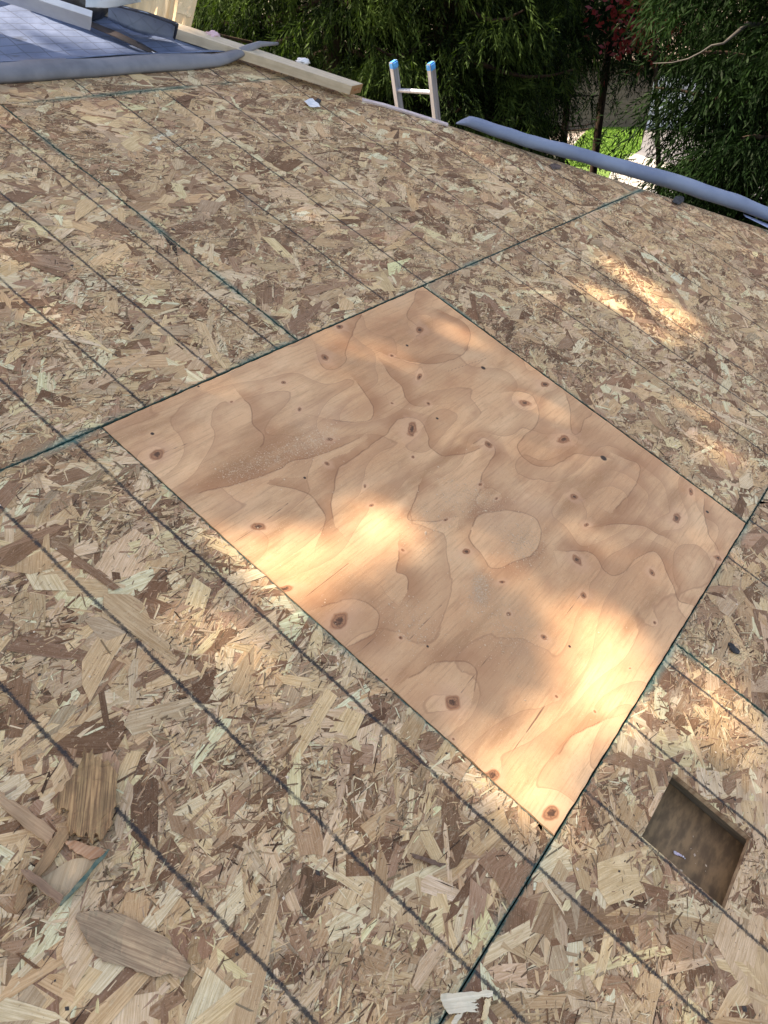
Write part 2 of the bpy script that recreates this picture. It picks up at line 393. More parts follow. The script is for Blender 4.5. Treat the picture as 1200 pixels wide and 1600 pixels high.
# ------------------------------------------------------------------ plywood patch
KN = [(245,710,16),(404,822,15),(444,920,14),(532,970,17),(706,1097,19),(768,1212,13),(860,1270,17),(643,670,17),(655,516,9),(655,590,7),(820,630,10),(851,600,9),(880,687,11),(762,694,9),(897,777,9),(1058,811,10),(1079,768,9),
      (902,875,9),(1020,895,7),(912,931,8),(917,820,5),(850,995,6),(871,1089,4),(930,1114,4),(1022,971,5),(508,559,8),(531,511,7),(443,598,5),(468,642,6),(515,687,7),(512,726,6),(569,760,5),(579,790,4),(645,714,5),(750,757,5),(776,780,4),
      (729,862,7),(784,909,7),(629,860,5),(795,960,5),(626,998,4),(1122,872,8),(669,630,5),(985,1045,4),(697,812,6),(612,556,4),(605,1062,3),(710,1155,3),(362,628,4),(612,630,3)]
HO = [(755,575,3),(943,716,4),(476,747,2.2),(310,604,2),(238,678,3),(683,654,2),(636,540,2),(890,1010,2),(740,1203,4),(1105,800,2),(668,1010,2)]
CL = [[(384,625),(395,638),(397,655),(395,665),(405,675),(413,684),(412,695),(407,700)],
 [(498,560),(502,572),(512,578),(530,578),(541,570),(543,560),(537,552),(545,535),(553,520),(556,505),(566,495)],
 [(519,810),(517,790),(522,760),(528,735),(545,722),(570,700),(600,680),(613,662),(640,652),(658,656),(668,680),(667,695),(680,708),(692,715),(715,712),(736,711),(748,700)],
 [(738,693),(745,685),(757,683),(768,692),(772,707),(766,725),(755,740),(750,755)],
 [(600,575),(612,592),(628,603),(630,618),(637,630),(650,634),(670,633)],
 [(650,455),(641,480),(636,497),(648,508),(658,520),(650,528)],
 [(606,555),(625,562),(650,567),(685,568),(715,558),(730,545),(736,525),(728,505),(700,492)],
 [(800,612),(818,612),(835,620),(842,640),(843,655),(835,670),(815,685),(808,700),(815,715),(835,728),(853,732),(880,725),(893,712),(905,708),(922,714),(940,716)],
 [(884,620),(892,645),(890,665),(893,677),(902,680),(910,668),(915,652),(926,646)],
 [(975,715),(992,720),(999,730),(997,745),(988,762),(975,780),(962,795)],
 [(735,822),(745,805),(775,800),(815,800),(835,808),(845,825),(845,845),(835,865),(815,875),(800,882),(766,887),(758,870),(745,858),(733,842),(733,828)],
 [(945,822),(965,820),(990,820),(1015,825),(1024,832),(1034,838)],
 [(885,862),(912,862),(928,865),(936,875),(942,890),(955,897),(970,897),(985,885),(1000,870),(1020,862),(1032,872),(1045,895),(1055,920),(1060,940),(1075,945)],
 [(1100,780),(1101,800),(1103,832),(1119,853),(1126,872),(1110,900)],
 [(622,862),(622,880),(615,895),(635,897),(638,910),(634,922)],
 [(655,760),(640,800),(635,812),(655,812),(700,810)],
 [(310,770),(360,757),(430,735),(480,715),(520,705),(560,682)],
 [(430,760),(480,770),(510,800),(500,830)],
 [(505,950),(560,930),(600,960),(590,990),(545,1015)],
 [(640,1060),(690,1030),(750,1035),(740,1080)],
 [(870,1180),(900,1150),(940,1130)],
 [(560,600),(590,640),(570,660),(520,655)]]
CK = [[(720,1082),(765,1025)],[(360,852),(404,822),(450,787)],[(475,935),(545,880)],[(785,1197),(855,1095)],[(822,1145),(850,1105)],[(875,973),(910,925)],[(640,1000),(690,945)],[(700,580),(760,560)],[(245,712),(300,690)],[(560,1020),(600,985)]]
PA, PB_ = 1.25, 1.219
dx = .0025; nx, ny = int(PA / dx), int(PB_ / dx)
gx = np.linspace(G, PA - G, nx); gy = np.linspace(G, PB_ - G, ny); X, Y = np.meshgrid(gx, gy, indexing='ij')
def fbm(X, Y, fx, fy, seed, oct=4):
    out = np.zeros_like(X); amp = 1.; r = np.random.default_rng(seed)
    for o_ in range(oct):
        gxn, gyn = int(PA * fx * 2 ** o_) + 4, int(PB_ * fy * 2 ** o_) + 4
        g = r.uniform(-1, 1, (gxn, gyn)); a = X * fx * 2 ** o_; b = Y * fy * 2 ** o_
        i = np.clip(a.astype(int), 0, gxn - 2); j = np.clip(b.astype(int), 0, gyn - 2); fa = a - i; fb = b - j
        fa = fa * fa * (3 - 2 * fa); fb = fb * fb * (3 - 2 * fb)
        out += amp * ((g[i, j] * (1 - fa) + g[i + 1, j] * fa) * (1 - fb) + (g[i, j + 1] * (1 - fa) + g[i + 1, j + 1] * fa) * fb); amp *= .5
    return out
wx = fbm(X, Y, 14, 14, 1, 3) * .006; wy = fbm(X, Y, 14, 14, 2, 3) * .006
def segd(lines, sm=True, wk=1.):
    D = np.full(X.shape, 9.); SG = np.zeros(X.shape)
    for ln in lines:
        P = [st(*p)[:2] for p in ln]
        if sm and len(P) > 2:                           # round the corners
            for _ in range(2):
                Q = [P[0]]
                for a, b in zip(P, P[1:]): Q += [tuple(.75 * np.array(a) + .25 * np.array(b)), tuple(.25 * np.array(a) + .75 * np.array(b))]
                P = Q + [P[-1]]
        for a, b in zip(P, P[1:]):
            a, b = np.array(a), np.array(b); e = b - a; l2 = e @ e + 1e-12
            px_, py_ = X + wx * wk - a[0], Y + wy * wk - a[1]; k = np.clip((px_ * e[0] + py_ * e[1]) / l2, 0, 1)
            d = np.hypot(px_ - k * e[0], py_ - k * e[1]); s = np.sign(e[0] * py_ - e[1] * px_)
            m_ = d < D; D[m_] = d[m_]; SG[m_] = s[m_]
    return D, SG
DL, SL = segd(CL); DC, _ = segd(CK, False, .15)
KD = np.full(X.shape, 9.); KH = np.full(X.shape, 9.); bumpf = np.zeros(X.shape)
krn = np.random.default_rng(5)
for (x, y, r) in KN:
    r *= krn.uniform(.7, 1.15); c = st(x, y); c1 = st(x + r, y); rr = max(.0028, math.hypot(c1[0] - c[0], c1[1] - c[1]) * .66)
    a = krn.uniform(-.5, .5); ex = krn.uniform(.6, 1.05); ca, sa = math.cos(a), math.sin(a)
    ddx, ddy = X + wx * .4 - c[0], Y + wy * .4 - c[1]; d = np.hypot((ddx * ca + ddy * sa) * ex, (-ddx * sa + ddy * ca) / ex) / rr
    KD = np.minimum(KD, d * (1 + fbm(X, Y, 70, 70, 9, 3) * .24)); bumpf += rr * 42 * np.exp(-(d / 3.2) ** 1.5)
for (x, y, r) in HO:
    c = st(x, y); c1 = st(x + r, y); rr = max(.0028, math.hypot(c1[0] - c[0], c1[1] - c[1]))
    KH = np.minimum(KH, np.hypot(X - c[0], Y - c[1]) / rr)
fig = fbm(X, Y, 1.6, 3.2, 11, 3) * 2.6 + bumpf * 1.3
ton = fbm(X, Y, 2.2, 4.5, 21, 4)
V = np.stack([X, Y, 0 * X + .0006 + fbm(X, Y, 2, 2, 31, 2) * .0006], -1).reshape(-1, 3)
V[:, 0] += ((V[:, 0] < .003) * 1 - (V[:, 0] > PA - .003) * 1) * (.0006 + .0006 * np.sin(V[:, 1] * 37) + .0005 * np.sin(V[:, 1] * 141))
V[:, 1] += ((V[:, 1] < .003) * 1 - (V[:, 1] > PB_ - .003) * 1) * (.0006 + .0006 * np.sin(V[:, 0] * 41) + .0005 * np.sin(V[:, 0] * 123))
ii, jj = np.meshgrid(np.arange(nx - 1), np.arange(ny - 1), indexing='ij'); q = (ii * ny + jj).ravel()
loops = np.stack([q, q + ny, q + ny + 1, q + 1], -1).ravel()
me = npmesh('plywood_patch', V, loops, np.arange(len(q)) * 4, True)
for nme, dat in (('linedist', DL), ('lineside', SL * DL), ('checkdist', DC), ('knot', KD), ('hole', KH), ('figure', fig), ('tonal', ton)):
    attr(me, nme, 'FLOAT', dat)
m, t, b = mat('plywood_veneer', rough=.55)
A = lambda n_: (lambda a: (setattr(a, 'attribute_name', n_), a.outputs['Fac'])[1])(t.nodes.new('ShaderNodeAttribute'))
oc = coord(t)
gr = noise(t, scaled(t, oc, 9, 170, 1), 1, 5, .6); gr2 = noise(t, scaled(t, oc, 30, 900, 1), 1, 3, .6); gm = noise(t, scaled(t, oc, 2.5, 14, 1), 1, 4)
col = mix(t, mapr(t, A('tonal'), -.9, .9), (.55, .305, .155), (.75, .475, .265))
col = mix(t, mapr(t, gm, .35, .7, 0, .5), col, (.58, .30, .15))
st1 = noise(t, scaled(t, oc, 1.6, 8, 1), 1, 5, .6); col = mix(t, mapr(t, st1, .48, .68, 0, .75), col, (.33, .165, .075))
st2 = noise(t, scaled(t, oc, 3, 5, 3), 1, 3, .5); col = mix(t, mapr(t, st2, .55, .75, 0, .5), col, (.68, .47, .28))
col = mix(t, mapr(t, gr, .48, .7, 0, .45), col, (.37, .19, .09)); col = mix(t, mapr(t, gr2, .52, .7, 0, .35), col, (.72, .50, .31))
gr3 = noise(t, scaled(t, oc, 70, 700, 1), 1, 2, .7); col = mix(t, mapr(t, gr3, .58, .7, 0, .4), col, (.30, .15, .075))
gr4 = noise(t, oc, 420, 2, .7); col = mix(t, mapr(t, gr4, .56, .72, 0, .28), col, (.80, .62, .43))
blo = noise(t, scaled(t, oc, 7, 11, 1), 1, 4, .65); col = mix(t, mapr(t, blo, .5, .7, 0, .35), col, (.44, .20, .10))
fg = A('figure'); sw = M(t, 'FRACT', M(t, 'ADD', fg, M(t, 'MULTIPLY', gm, .35)))
col = mix(t, mapr(t, sw, .4, 1.0, 0, .4), col, (.44, .235, .125))
col = mix(t, mapr(t, M(t, 'ABSOLUTE', M(t, 'SUBTRACT', sw, .985)), 0, .02, .3, 0), col, (.26, .12, .06))
ring = M(t, 'FRACT', M(t, 'MULTIPLY', fg, 4.0)); col = mix(t, mapr(t, ring, .6, 1, 0, .07), col, (.40, .22, .12))
ld = A('linedist'); ls = A('lineside'); nb = noise(t, oc, 25, 2)
soft = M(t, 'MULTIPLY', mapr(t, ls, .0, .065, .62, 0), M(t, 'GREATER_THAN', ls, 0.))
col = mix(t, M(t, 'MULTIPLY', soft, mapr(t, noise(t, oc, 6, 3), .35, .6, .35, 1)), col, (.34, .15, .07))
col = mix(t, mapr(t, M(t, 'ADD', ld, M(t, 'MULTIPLY', M(t, 'SUBTRACT', nb, .5), .002)), .0002, .0026, .55, 0), col, (.17, .07, .035))
col = mix(t, mapr(t, A('checkdist'), .0002, .0014, .85, 0), col, (.12, .06, .035))
kd = A('knot'); kr = M(t, 'FRACT', M(t, 'MULTIPLY', kd, 2.3))
col = mix(t, mapr(t, kd, 1.0, 3.6, .35, 0), col, (.70, .42, .26))
col = mix(t, mapr(t, kd, .9, 1.25, .85, 0), col, mix(t, mapr(t, kr, .3, .9), (.38, .17, .08), (.22, .09, .045)))
kn = noise(t, oc, 160, 3, .7); kk = M(t, 'ADD', kd, M(t, 'MULTIPLY', M(t, 'SUBTRACT', kn, .5), 1.5))
col = mix(t, mapr(t, kk, .15, .75, .85, 0), col, (.05, .025, .016))
hd = A('hole'); col = mix(t, mapr(t, hd, .8, 1.3, .95, 0), col, (.02, .014, .012))
sb = noise(t, oc, 3.2, 3); col = mix(t, mapr(t, sb, .5, .75, 0, .2), col, (.55, .40, .28))
L(t, col, b.inputs['Base Color']); bump(t, b, M(t, 'ADD', gr, M(t, 'MULTIPLY', gr2, .5)), .0005, .5)
b.inputs['Specular IOR Level'].default_value = .3
ply = link('plywood_patch', me, m, house, RM); ply['label'] = 'smooth new orange plywood square patched into the strand board'
pe = noisy('plywood_plies', (.4, .26, .15), (.25, .15, .08), 40, stretch=(1, 1, 12))
link('plywood_plies', meshdata('plywood_plies', *prism([(G, G), (PA - G, G), (PA - G, PB_ - G), (G, PB_ - G)], -.0118, -.0008)), pe, ply, RM)
dm = noisy('dark_deck_backing', (.03, .035, .03), (.02, .02, .02), 10)  # near-black sheet below the panels, visible through the seams
poly = clip_hip([(.33, -1.3), (5, -1.3), (5, 3.6), (.33, 3.6)])
link('deck_backing', meshdata('deck_backing', *prism(poly, -.0145, -.0125)), dm, house, RM)
poly = [(-1.7, .05), (.325, .05), (.325, 3.6), (-1.7, 3.6)]
link('deck_backing', meshdata('deck_backing', *prism(poly, -.0145, -.0125)), dm, house, RM)
poly = [(-1.7, -.12), (.1, -.12), (.1, .048), (-1.7, .048)]
link('deck_backing', meshdata('deck_backing', *prism(poly, -.0145, -.0125)), dm, house, RM)

# ------------------------------------------------------------------ small debris on the deck
def grains(name, pts, size, m, label, cat, flat=.4):
    n = len(pts); a = rng.uniform(0, 6.28, n); sz = size * rng.lognormal(0, .45, n); el = rng.uniform(.35, 1, n)
    base = np.array([(1, 0, 0), (0, 1, 0), (-1, 0, 0), (0, -1, 0), (0, 0, 1)], float)
    P = np.repeat(base[None], n, 0) * np.stack([sz, sz * el, sz * flat], -1)[:, None, :]
    ca, sa = np.cos(a)[:, None], np.sin(a)[:, None]
    x = P[..., 0] * ca - P[..., 1] * sa; y = P[..., 0] * sa + P[..., 1] * ca
    V = np.stack([x + pts[:, 0:1], y + pts[:, 1:2], P[..., 2] + pts[:, 2:3]], -1).reshape(-1, 3)
    tri = np.array([(0, 1, 4), (1, 2, 4), (2, 3, 4), (3, 0, 4)]); lp = (tri[None] + (np.arange(n) * 5)[:, None, None]).ravel()
    me = npmesh(name, V, lp, np.arange(n * 4) * 3); o = link(name, me, m, None, RM); return tag(o, label, cat, kind='stuff')
def cloud(cs, n):
    out = []
    tot = sum(c[4] for c in cs)
    for (x, y, x2, y2, w, r) in cs:
        a = np.array(st(x, y)[:2]); c = np.array(st(x2, y2)[:2]); k = int(n * w / tot); f = rng.random((k, 1))
        out.append(a + (c - a) * f + rng.normal(0, r, (k, 2)))
    p = np.concatenate(out); p = p[(p[:, 0] > .005) & (p[:, 0] < 1.245) & (p[:, 1] > .005) & (p[:, 1] < 1.214)]
    return np.concatenate([p, np.full((len(p), 1), .0012)], 1)
mdust = noisy('pale_sawdust', (.70, .52, .34), (.58, .40, .25), 300, bd=0)
grains('sawdust', cloud([(350, 745, 500, 690, 3, .018), (470, 700, 520, 670, 1.5, .02), (640, 830, 760, 770, 2.5, .03), (700, 760, 790, 800, 2, .035), (830, 830, 800, 870, 3, .03), (755, 900, 745, 945, 2.5, .014), (780, 950, 800, 1010, 2, .035), (620, 950, 660, 990, 1, .03), (400, 800, 1000, 900, 1, .18), (500, 950, 900, 1100, .8, .12)], 11000), .00085, mdust, 'fine pale sawdust scattered in drifts over the plywood square', 'sawdust')
n = 2600; p = np.stack([rng.uniform(-.9, 3.2, n), rng.uniform(-.7, 2.5, n), np.full(n, .003)], 1)
p = p[(p[:, 0] + p[:, 1] * CT < HIPC - .1) & ~((p[:, 0] > -.01) & (p[:, 0] < 1.26) & (p[:, 1] > -.01) & (p[:, 1] < 1.23)) & ~((p[:, 0] > .12) & (p[:, 0] < .32) & (p[:, 1] > -.32) & (p[:, 1] < -.12))]
mdk = noisy('dark_grit', (.025, .02, .018), (.06, .045, .035), 200, bd=0)
p = np.concatenate([p, np.stack([rng.normal(.24, .03, 9), rng.normal(-.26, .03, 9), np.full(9, -.0592)], 1)])
grains('roofing_grit', p[:1100], .0022, mdk, 'dark specks of old roofing and nail holes dotted over the strand board', 'grit', .3)
grains('wood_crumbs', p[1100:], .002, noisy('pale_crumbs', (.7, .6, .45), (.55, .42, .3), 200, bd=0), 'pale wood crumbs dotted over the strand board', 'crumbs', .5)

def chip(name, pix, h, thick, m, label, cat, group=None, curl=0.0, sub=3, ga=None):
    """flat ragged piece lying on the deck; outline given as sighted corner points"""
    P = [st(x, y)[:2] for x, y in pix]; c = np.mean(P, 0)
    bm = bmesh.new(); vs = [bm.verts.new((x, y, 0)) for x, y in P]; bm.faces.new(vs)
    bmesh.ops.triangulate(bm, faces=bm.faces[:]); bmesh.ops.subdivide_edges(bm, edges=bm.edges[:], cuts=sub, use_grid_fill=True)
    for v in bm.verts:
        r = math.hypot(v.co.x - c[0], v.co.y - c[1])
        v.co.z = h + curl * r + (mnoise.noise(Vector((v.co.x * 30, v.co.y * 30, len(pix)))) + .6) * .004 + mnoise.noise(Vector((v.co.x * 110, v.co.y * 110, 4))) * .0012 + (0 if ga is None else .006 * abs(mnoise.noise(Vector(((-v.co.x * math.sin(ga) + v.co.y * math.cos(ga)) * 75, (v.co.x * math.cos(ga) + v.co.y * math.sin(ga)) * 7, 1)))))
        v.co.x += mnoise.noise(Vector((v.co.x * 190, v.co.y * 190, 3))) * .0035; v.co.y += mnoise.noise(Vector((v.co.x * 190, v.co.y * 190, 8))) * .0035
    bmesh.ops.recalc_face_normals(bm, faces=bm.faces[:])
    g = bmesh.ops.extrude_face_region(bm, geom=bm.faces[:]); nv = [e for e in g['geom'] if isinstance(e, bmesh.types.BMVert)]
    bmesh.ops.translate(bm, verts=nv, vec=(0, 0, -thick)); bmesh.ops.recalc_face_normals(bm, faces=bm.faces[:])
    o = bmobj(name, bm, m, None, mw=RM); return tag(o, label, cat, group)
def woodm(name, c1, c2, ang=0., s=1.0):
    m, t, b = mat(name, c1, .7); oc = coord(t); mp = t.nodes.new('ShaderNodeMapping'); mp.inputs['Rotation'].default_value = (0, 0, -ang); L(t, oc, mp.inputs[0])
    f = noise(t, scaled(t, mp.outputs[0], 12 * s, 330 * s, 60), 1, 5, .65); f2 = noise(t, oc, 25, 3)
    col = mix(t, mapr(t, f, .35, .68), c1, c2); col = mix(t, mapr(t, f2, .4, .7, 0, .4), col, tuple(x * .75 for x in c1))
    L(t, col, b.inputs['Base Color']); bump(t, b, f, .0012, .8); return m
def angle(p, q):
    a, b = st(*p), st(*q); return math.atan2(b[1] - a[1], b[0] - a[0])
w1 = woodm('amber_split_wood', (.17, .09, .04), (.48, .30, .14), angle((140, 1300), (150, 1190)))
chip('wood_splinter', [(82,1258),(90,1246),(88,1252),(104,1228),(118,1212),(126,1196),(131,1174),(137,1186),(143,1176),(146,1191),(152,1187),(160,1196),(168,1193),(172,1203),(183,1215),(180,1232),(182,1262),(178,1266),(172,1298),(160,1312),(156,1320),(148,1308),(143,1323),(134,1306),(128,1316),(118,1308),(110,1310),(104,1292),(107,1272),(98,1268),(92,1276)], .010, .004, w1, 'broad amber brown wood splinter, widest and topmost of the torn scraps at left', 'wood scrap', 'torn wood scraps at the left', .03, 5, angle((140, 1300), (150, 1190)))
w2 = woodm('brown_split_wood', (.22, .125, .06), (.38, .24, .12), angle((30, 1420), (110, 1290)))
chip('wood_splinter', [(22,1420),(28,1398),(40,1384),(52,1362),(80,1316),(94,1296),(106,1296),(108,1312),(88,1340),(58,1378),(44,1398),(40,1418),(28,1427)], .008, .005, w2, 'narrow brown splinter with a pale broken tip, pointing toward the lower left', 'wood scrap', 'torn wood scraps at the left')
w3 = woodm('grey_brown_sliver', (.24, .14, .085), (.36, .23, .14), angle((32, 1365), (97, 1412)))
chip('wood_splinter', [(32,1364),(44,1362),(70,1382),(98,1404),(94,1418),(70,1402),(40,1378)], .012, .004, w3, 'short grey brown sliver lying crosswise over the narrow splinter', 'wood scrap', 'torn wood scraps at the left')
w4 = woodm('tan_sliver', (.36, .22, .12), (.48, .32, .19), angle((0, 1245), (85, 1305)))
chip('wood_splinter', [(0,1236),(12,1250),(50,1270),(86,1302),(76,1322),(40,1296),(0,1262)], .004, .003, w4, 'long tan sliver reaching in from the left edge toward the amber splinter', 'wood scrap', 'torn wood scraps at the left')
chip('wood_splinter', [(100,1318),(118,1316),(160,1330),(166,1342),(140,1346),(112,1332)], .006, .003, woodm('rust_sliver', (.40, .2, .1), (.5, .32, .2), 0), 'small rust tipped sliver just below the broad amber splinter', 'wood scrap', 'torn wood scraps at the left')
chip('wood_splinter', [(60,1376),(110,1345),(150,1340),(150,1360),(104,1410),(88,1400)], .003, .002, woodm('pale_scrap', (.40, .29, .17), (.50, .38, .24), .6), 'pale flat scrap under the pile beside the green edged splinter', 'wood scrap', 'torn wood scraps at the left')
chip('wood_splinter', [(93,1420),(98,1408),(132,1372),(166,1332),(170,1332),(136,1376),(101,1414)], .012, .004, noisy('green_painted_edge', (.03, .09, .08), (.16, .18, .12), 60, stretch=(1, 1, 1)), 'thin splinter with a green painted edge at the bottom of the scrap pile', 'wood scrap', 'torn wood scraps at the left')
chip('wood_flake', [(118,1437),(120,1428),(152,1425),(198,1434),(262,1468),(268,1480),(297,1512),(284,1533),(262,1524),(240,1529),(196,1510),(160,1506),(138,1478)], .0034, .0008, woodm('grey_brown_flake', (.25, .165, .10), (.46, .34, .21), angle((112, 1440), (290, 1515))), 'long broad grey brown flake lying flat below the scrap pile', 'wood flake', None, 0, 4, angle((112, 1440), (290, 1515)))
w5 = woodm('cream_shaving_wood', (.62, .55, .40), (.76, .70, .54), angle((690, 1560), (760, 1552)))
chip('wood_shaving', [(684,1556),(722,1553),(765,1550),(764,1558),(744,1563),(733,1569),(746,1570),(738,1574),(745,1577),(735,1579),(746,1582),(725,1584),(698,1587),(688,1572)], .006, .0015, w5, 'cream wood shaving with a torn end lying across the green seam', 'wood shaving', None, .08)
chip('wood_shaving', [(757,1562),(764,1560),(762,1576),(756,1596),(749,1594),(752,1576)], .005, .0015, woodm('yellow_shaving', (.6, .47, .26), (.7, .58, .36), 1.), 'short yellow sliver right beside the cream shaving', 'wood shaving')
chip('wood_shaving', [(702,1600),(708,1588),(724,1582),(718,1590),(708,1604)], .004, .001, w5, 'tiny pale curl tucked below the cream shaving', 'wood shaving')
chip('twig', [(638,1336),(648,1338),(672,1346),(692,1352),(690,1357),(668,1352),(640,1341)], .006, .003, woodm('dark_twig', (.12, .07, .045), (.2, .12, .08), 0), 'dark brown twig lying on the strand board below the plywood', 'twig')
bk = noisy('black_asphalt_scrap', (.012, .013, .015), (.04, .045, .05), 60, .8)
chip('shingle_scrap', [(1134,1007),(1142,1010),(1152,1018),(1153,1024),(1145,1023),(1138,1017)], .006, .004, bk, 'small pointed black shingle scrap right of the plywood corner', 'shingle scrap')
chip('shingle_scrap', [(1048,318),(1052,311),(1060,309),(1067,312),(1066,318),(1058,323)], .01, .004, bk, 'black crumpled scrap lying just below the blue grey roll', 'shingle scrap')
chip('shingle_scrap', [(856,260),(864,258),(876,261),(874,266),(862,266)], .006, .003, noisy('dark_brown_scrap', (.05, .035, .03), (.1, .07, .06), 60), 'little dark brown scrap near the middle of the blue grey roll', 'shingle scrap')
chip('shingle_scrap', [(491,160),(496,157),(501,160),(499,165),(493,164)], .008, .004, bk, 'tiny black scrap touching the white wrapper', 'shingle scrap')
pw = noisy('white_wrapper_film', (.74, .78, .82), (.6, .66, .72), 60, .35)
chip('wrapper', [(474,162),(487,158),(497,166),(499,171),(484,172)], .004, .001, pw, 'small crumpled white wrapper near the lumber end', 'litter', None, .15)
lm = noisy('lilac_lint', (.62, .55, .68), (.7, .68, .7), 80)
d0 = st(1062, 1336, -.058); bm = bmesh.new()
for k in range(9):
    r = bmesh.ops.create_icosphere(bm, subdivisions=1, radius=.0042 - k * .0003)['verts']
    bmesh.ops.transform(bm, matrix=Matrix.Translation((d0[0] + (k - 4) * .003 * (.3), d0[1] + (4 - k) * .0025 + random.gauss(0, .001), -.058 + random.gauss(0, .001))) @ Matrix.Diagonal((1, 1, .5, 1)), verts=r)
tag(bmobj('lint_tuft', bm, lm, None, mw=RM), 'small lilac white tuft of lint inside the square hole', 'lint')

# ------------------------------------------------------------------ underlayment
def under_mat(name, c1, c2, line=.6):
    m, t, b = mat(name, c1, .6); oc = coord(t); sep = t.nodes.new('ShaderNodeSeparateXYZ')
    wv = noise(t, oc, 4, 3, out=1); va = t.nodes.new('ShaderNodeVectorMath'); va.operation = 'MULTIPLY_ADD'; L(t, wv, va.inputs[0]); va.inputs[1].default_value = (.03, .03, 0); L(t, oc, va.inputs[2])
    L(t, va.outputs[0], sep.inputs[0]); f = noise(t, oc, 9, 4); col = mix(t, mapr(t, f, .35, .65), c1, c2)
    g = None
    for k, per in ((0, .075), (1, .05)):
        a = M(t, 'ABSOLUTE', M(t, 'SUBTRACT', M(t, 'FRACT', M(t, 'DIVIDE', sep.outputs[k], per)), .5)); a = M(t, 'MULTIPLY', a, per)
        g = a if g is None else M(t, 'MINIMUM', g, a)
    col = mix(t, mapr(t, g, .0008, .0035, line, 0), col, (.03, .04, .06))
    sm = noise(t, scaled(t, oc, 9, 30, 1), 1, 4); col = mix(t, mapr(t, sm, .62, .72, 0, .7), col, (.04, .05, .07))
    L(t, col, b.inputs['Base Color']); bump(t, b, noise(t, oc, 12, 4), .01, .6); return m
mu = under_mat('blue_grey_underlayment', (.13, .18, .29), (.09, .13, .22))
mg = noisy('grey_underlayment_edge', (.20, .21, .24), (.14, .15, .18), 9, .6)
ul = tag(empty('underlayment_sheet', R(1.2, 2.8)), 'blue grey underlayment with printed grid covering the roof at upper left', 'underlayment')
def shell(name, grid, m, parent, smooth=True, thick=.002):
    vs, fs = sheet(grid, thick); me = meshdata(name, vs, fs, smooth); return link(name, me, m, parent, RM)
gl = []
for i in range(70):
    s = -1.2 + i * (3.30 / 69); k = (s + 1.2) / 3.3; row = []
    tm = 3.9
    for j in range(26):
        t_ = 2.66 + (tm - 2.66) * (j / 25) ** 1.2
        ss = min(s, hip_s(t_) - .035); hl_ = max(0, min(1, (s - hip_s(t_) + .10) / .10)); row.append((ss, t_, .012 + .018 * hl_ * hl_ + .008 * (mnoise.noise(Vector((s * 3, t_ * 4, 0))) + .5) + .03 * math.exp(-((t_ - 2.66) / .04) ** 2) * (1.2 - .5 * k)))
    gl.append(row)
shell('membrane', gl, mu, ul)
gl = []
for i in range(60):
    s = -1.2 + i * (3.205 / 59); k = i / 59; a = .86 - .12 * k + .05 * mnoise.noise(Vector((s * 4, 0, 3))); tip = min(1, max(0, (k - .84) / .15)) ** 1.3
    prof = [(2.672, .042), (2.65, .05), (2.625, .048), (2.608, .036), (2.60, .018), (2.602, .004)]
    gl.append([(s, t_ * (1 - tip) + 2.61 * tip + .006 * mnoise.noise(Vector((s * 5, 1, 1))), (h * a * (1 - tip) + tip * (.012 + h * .2)) + .062 * min(1, max(0, (s - 1.68) / .2)) ** 1.5) for t_, h in prof])
shell('rolled_edge', gl, mg, ul, thick=.003)
# the raised flap
fl = tag(empty('underlayment_flap', R(*st(225, 45, .02))), 'pale blue folded flap of underlayment with a black underside, leaning near the cardboard', 'underlayment')
def lerp_grid(bot, top, n=16, k=8, bulge=.0, wr=.004):
    g = []
    for i in range(n):
        f = i / (n - 1)
        def along(P):
            x = f * (len(P) - 1); a = min(int(x), len(P) - 2); r = x - a; return [P[a][q] * (1 - r) + P[a + 1][q] * r for q in range(3)]
        B, T_ = along(bot), along(top); row = []
        for j in range(k):
            r = j / (k - 1); p = [B[q] * (1 - r) + T_[q] * r for q in range(3)]; p[2] += bulge * math.sin(math.pi * r) + wr * mnoise.noise(Vector((i * .6, j * .8, 5))); row.append(p)
        g.append(row)
    return g
shell('flap_face', lerp_grid([st(168, 31, .03), st(215, 52, .025), st(272, 62, .025)], [st(170, 6, .12), st(225, 20, .13), st(276, 37, .12)], bulge=.012), under_mat('pale_blue_underlayment', (.42, .50, .62), (.36, .44, .56), .15), fl)
shell('flap_edge', lerp_grid([st(170, 4, .121), st(226, 18, .132), st(279, 36, .122), st(274, 62, .028)], [st(170, 8, .119), st(225, 22, .128), st(274, 40, .118), st(270, 60, .026)], n=20, k=3, wr=.001), noisy('black_underside', (.01, .012, .02), (.02, .025, .04), 20), fl)
# long dark slit with bright tip
bs = noisy('dark_rubber', (.022, .02, .022), (.05, .035, .035), 12)
fs_ = tag(empty('flashing_strip', R(*st(200, 66, .03))), 'long narrow dark flashing strip with a bright tip lying on the grid sheet', 'flashing')
shell('strip', lerp_grid([st(138, 40, .035), st(180, 58, .034), st(215, 74, .032), st(245, 87, .03)], [st(142, 33, .045), st(185, 50, .045), st(222, 68, .042), st(258, 88, .032)], k=4, wr=0), bs, fs_)
shell('strip_tip', lerp_grid([st(240, 83, .036), st(246, 89, .034)], [st(237, 80, .038), st(256, 88.5, .037)], n=4, k=3, wr=0), noisy('bright_metal', (.8, .82, .84), (.7, .72, .75), 20, .4), fs_)
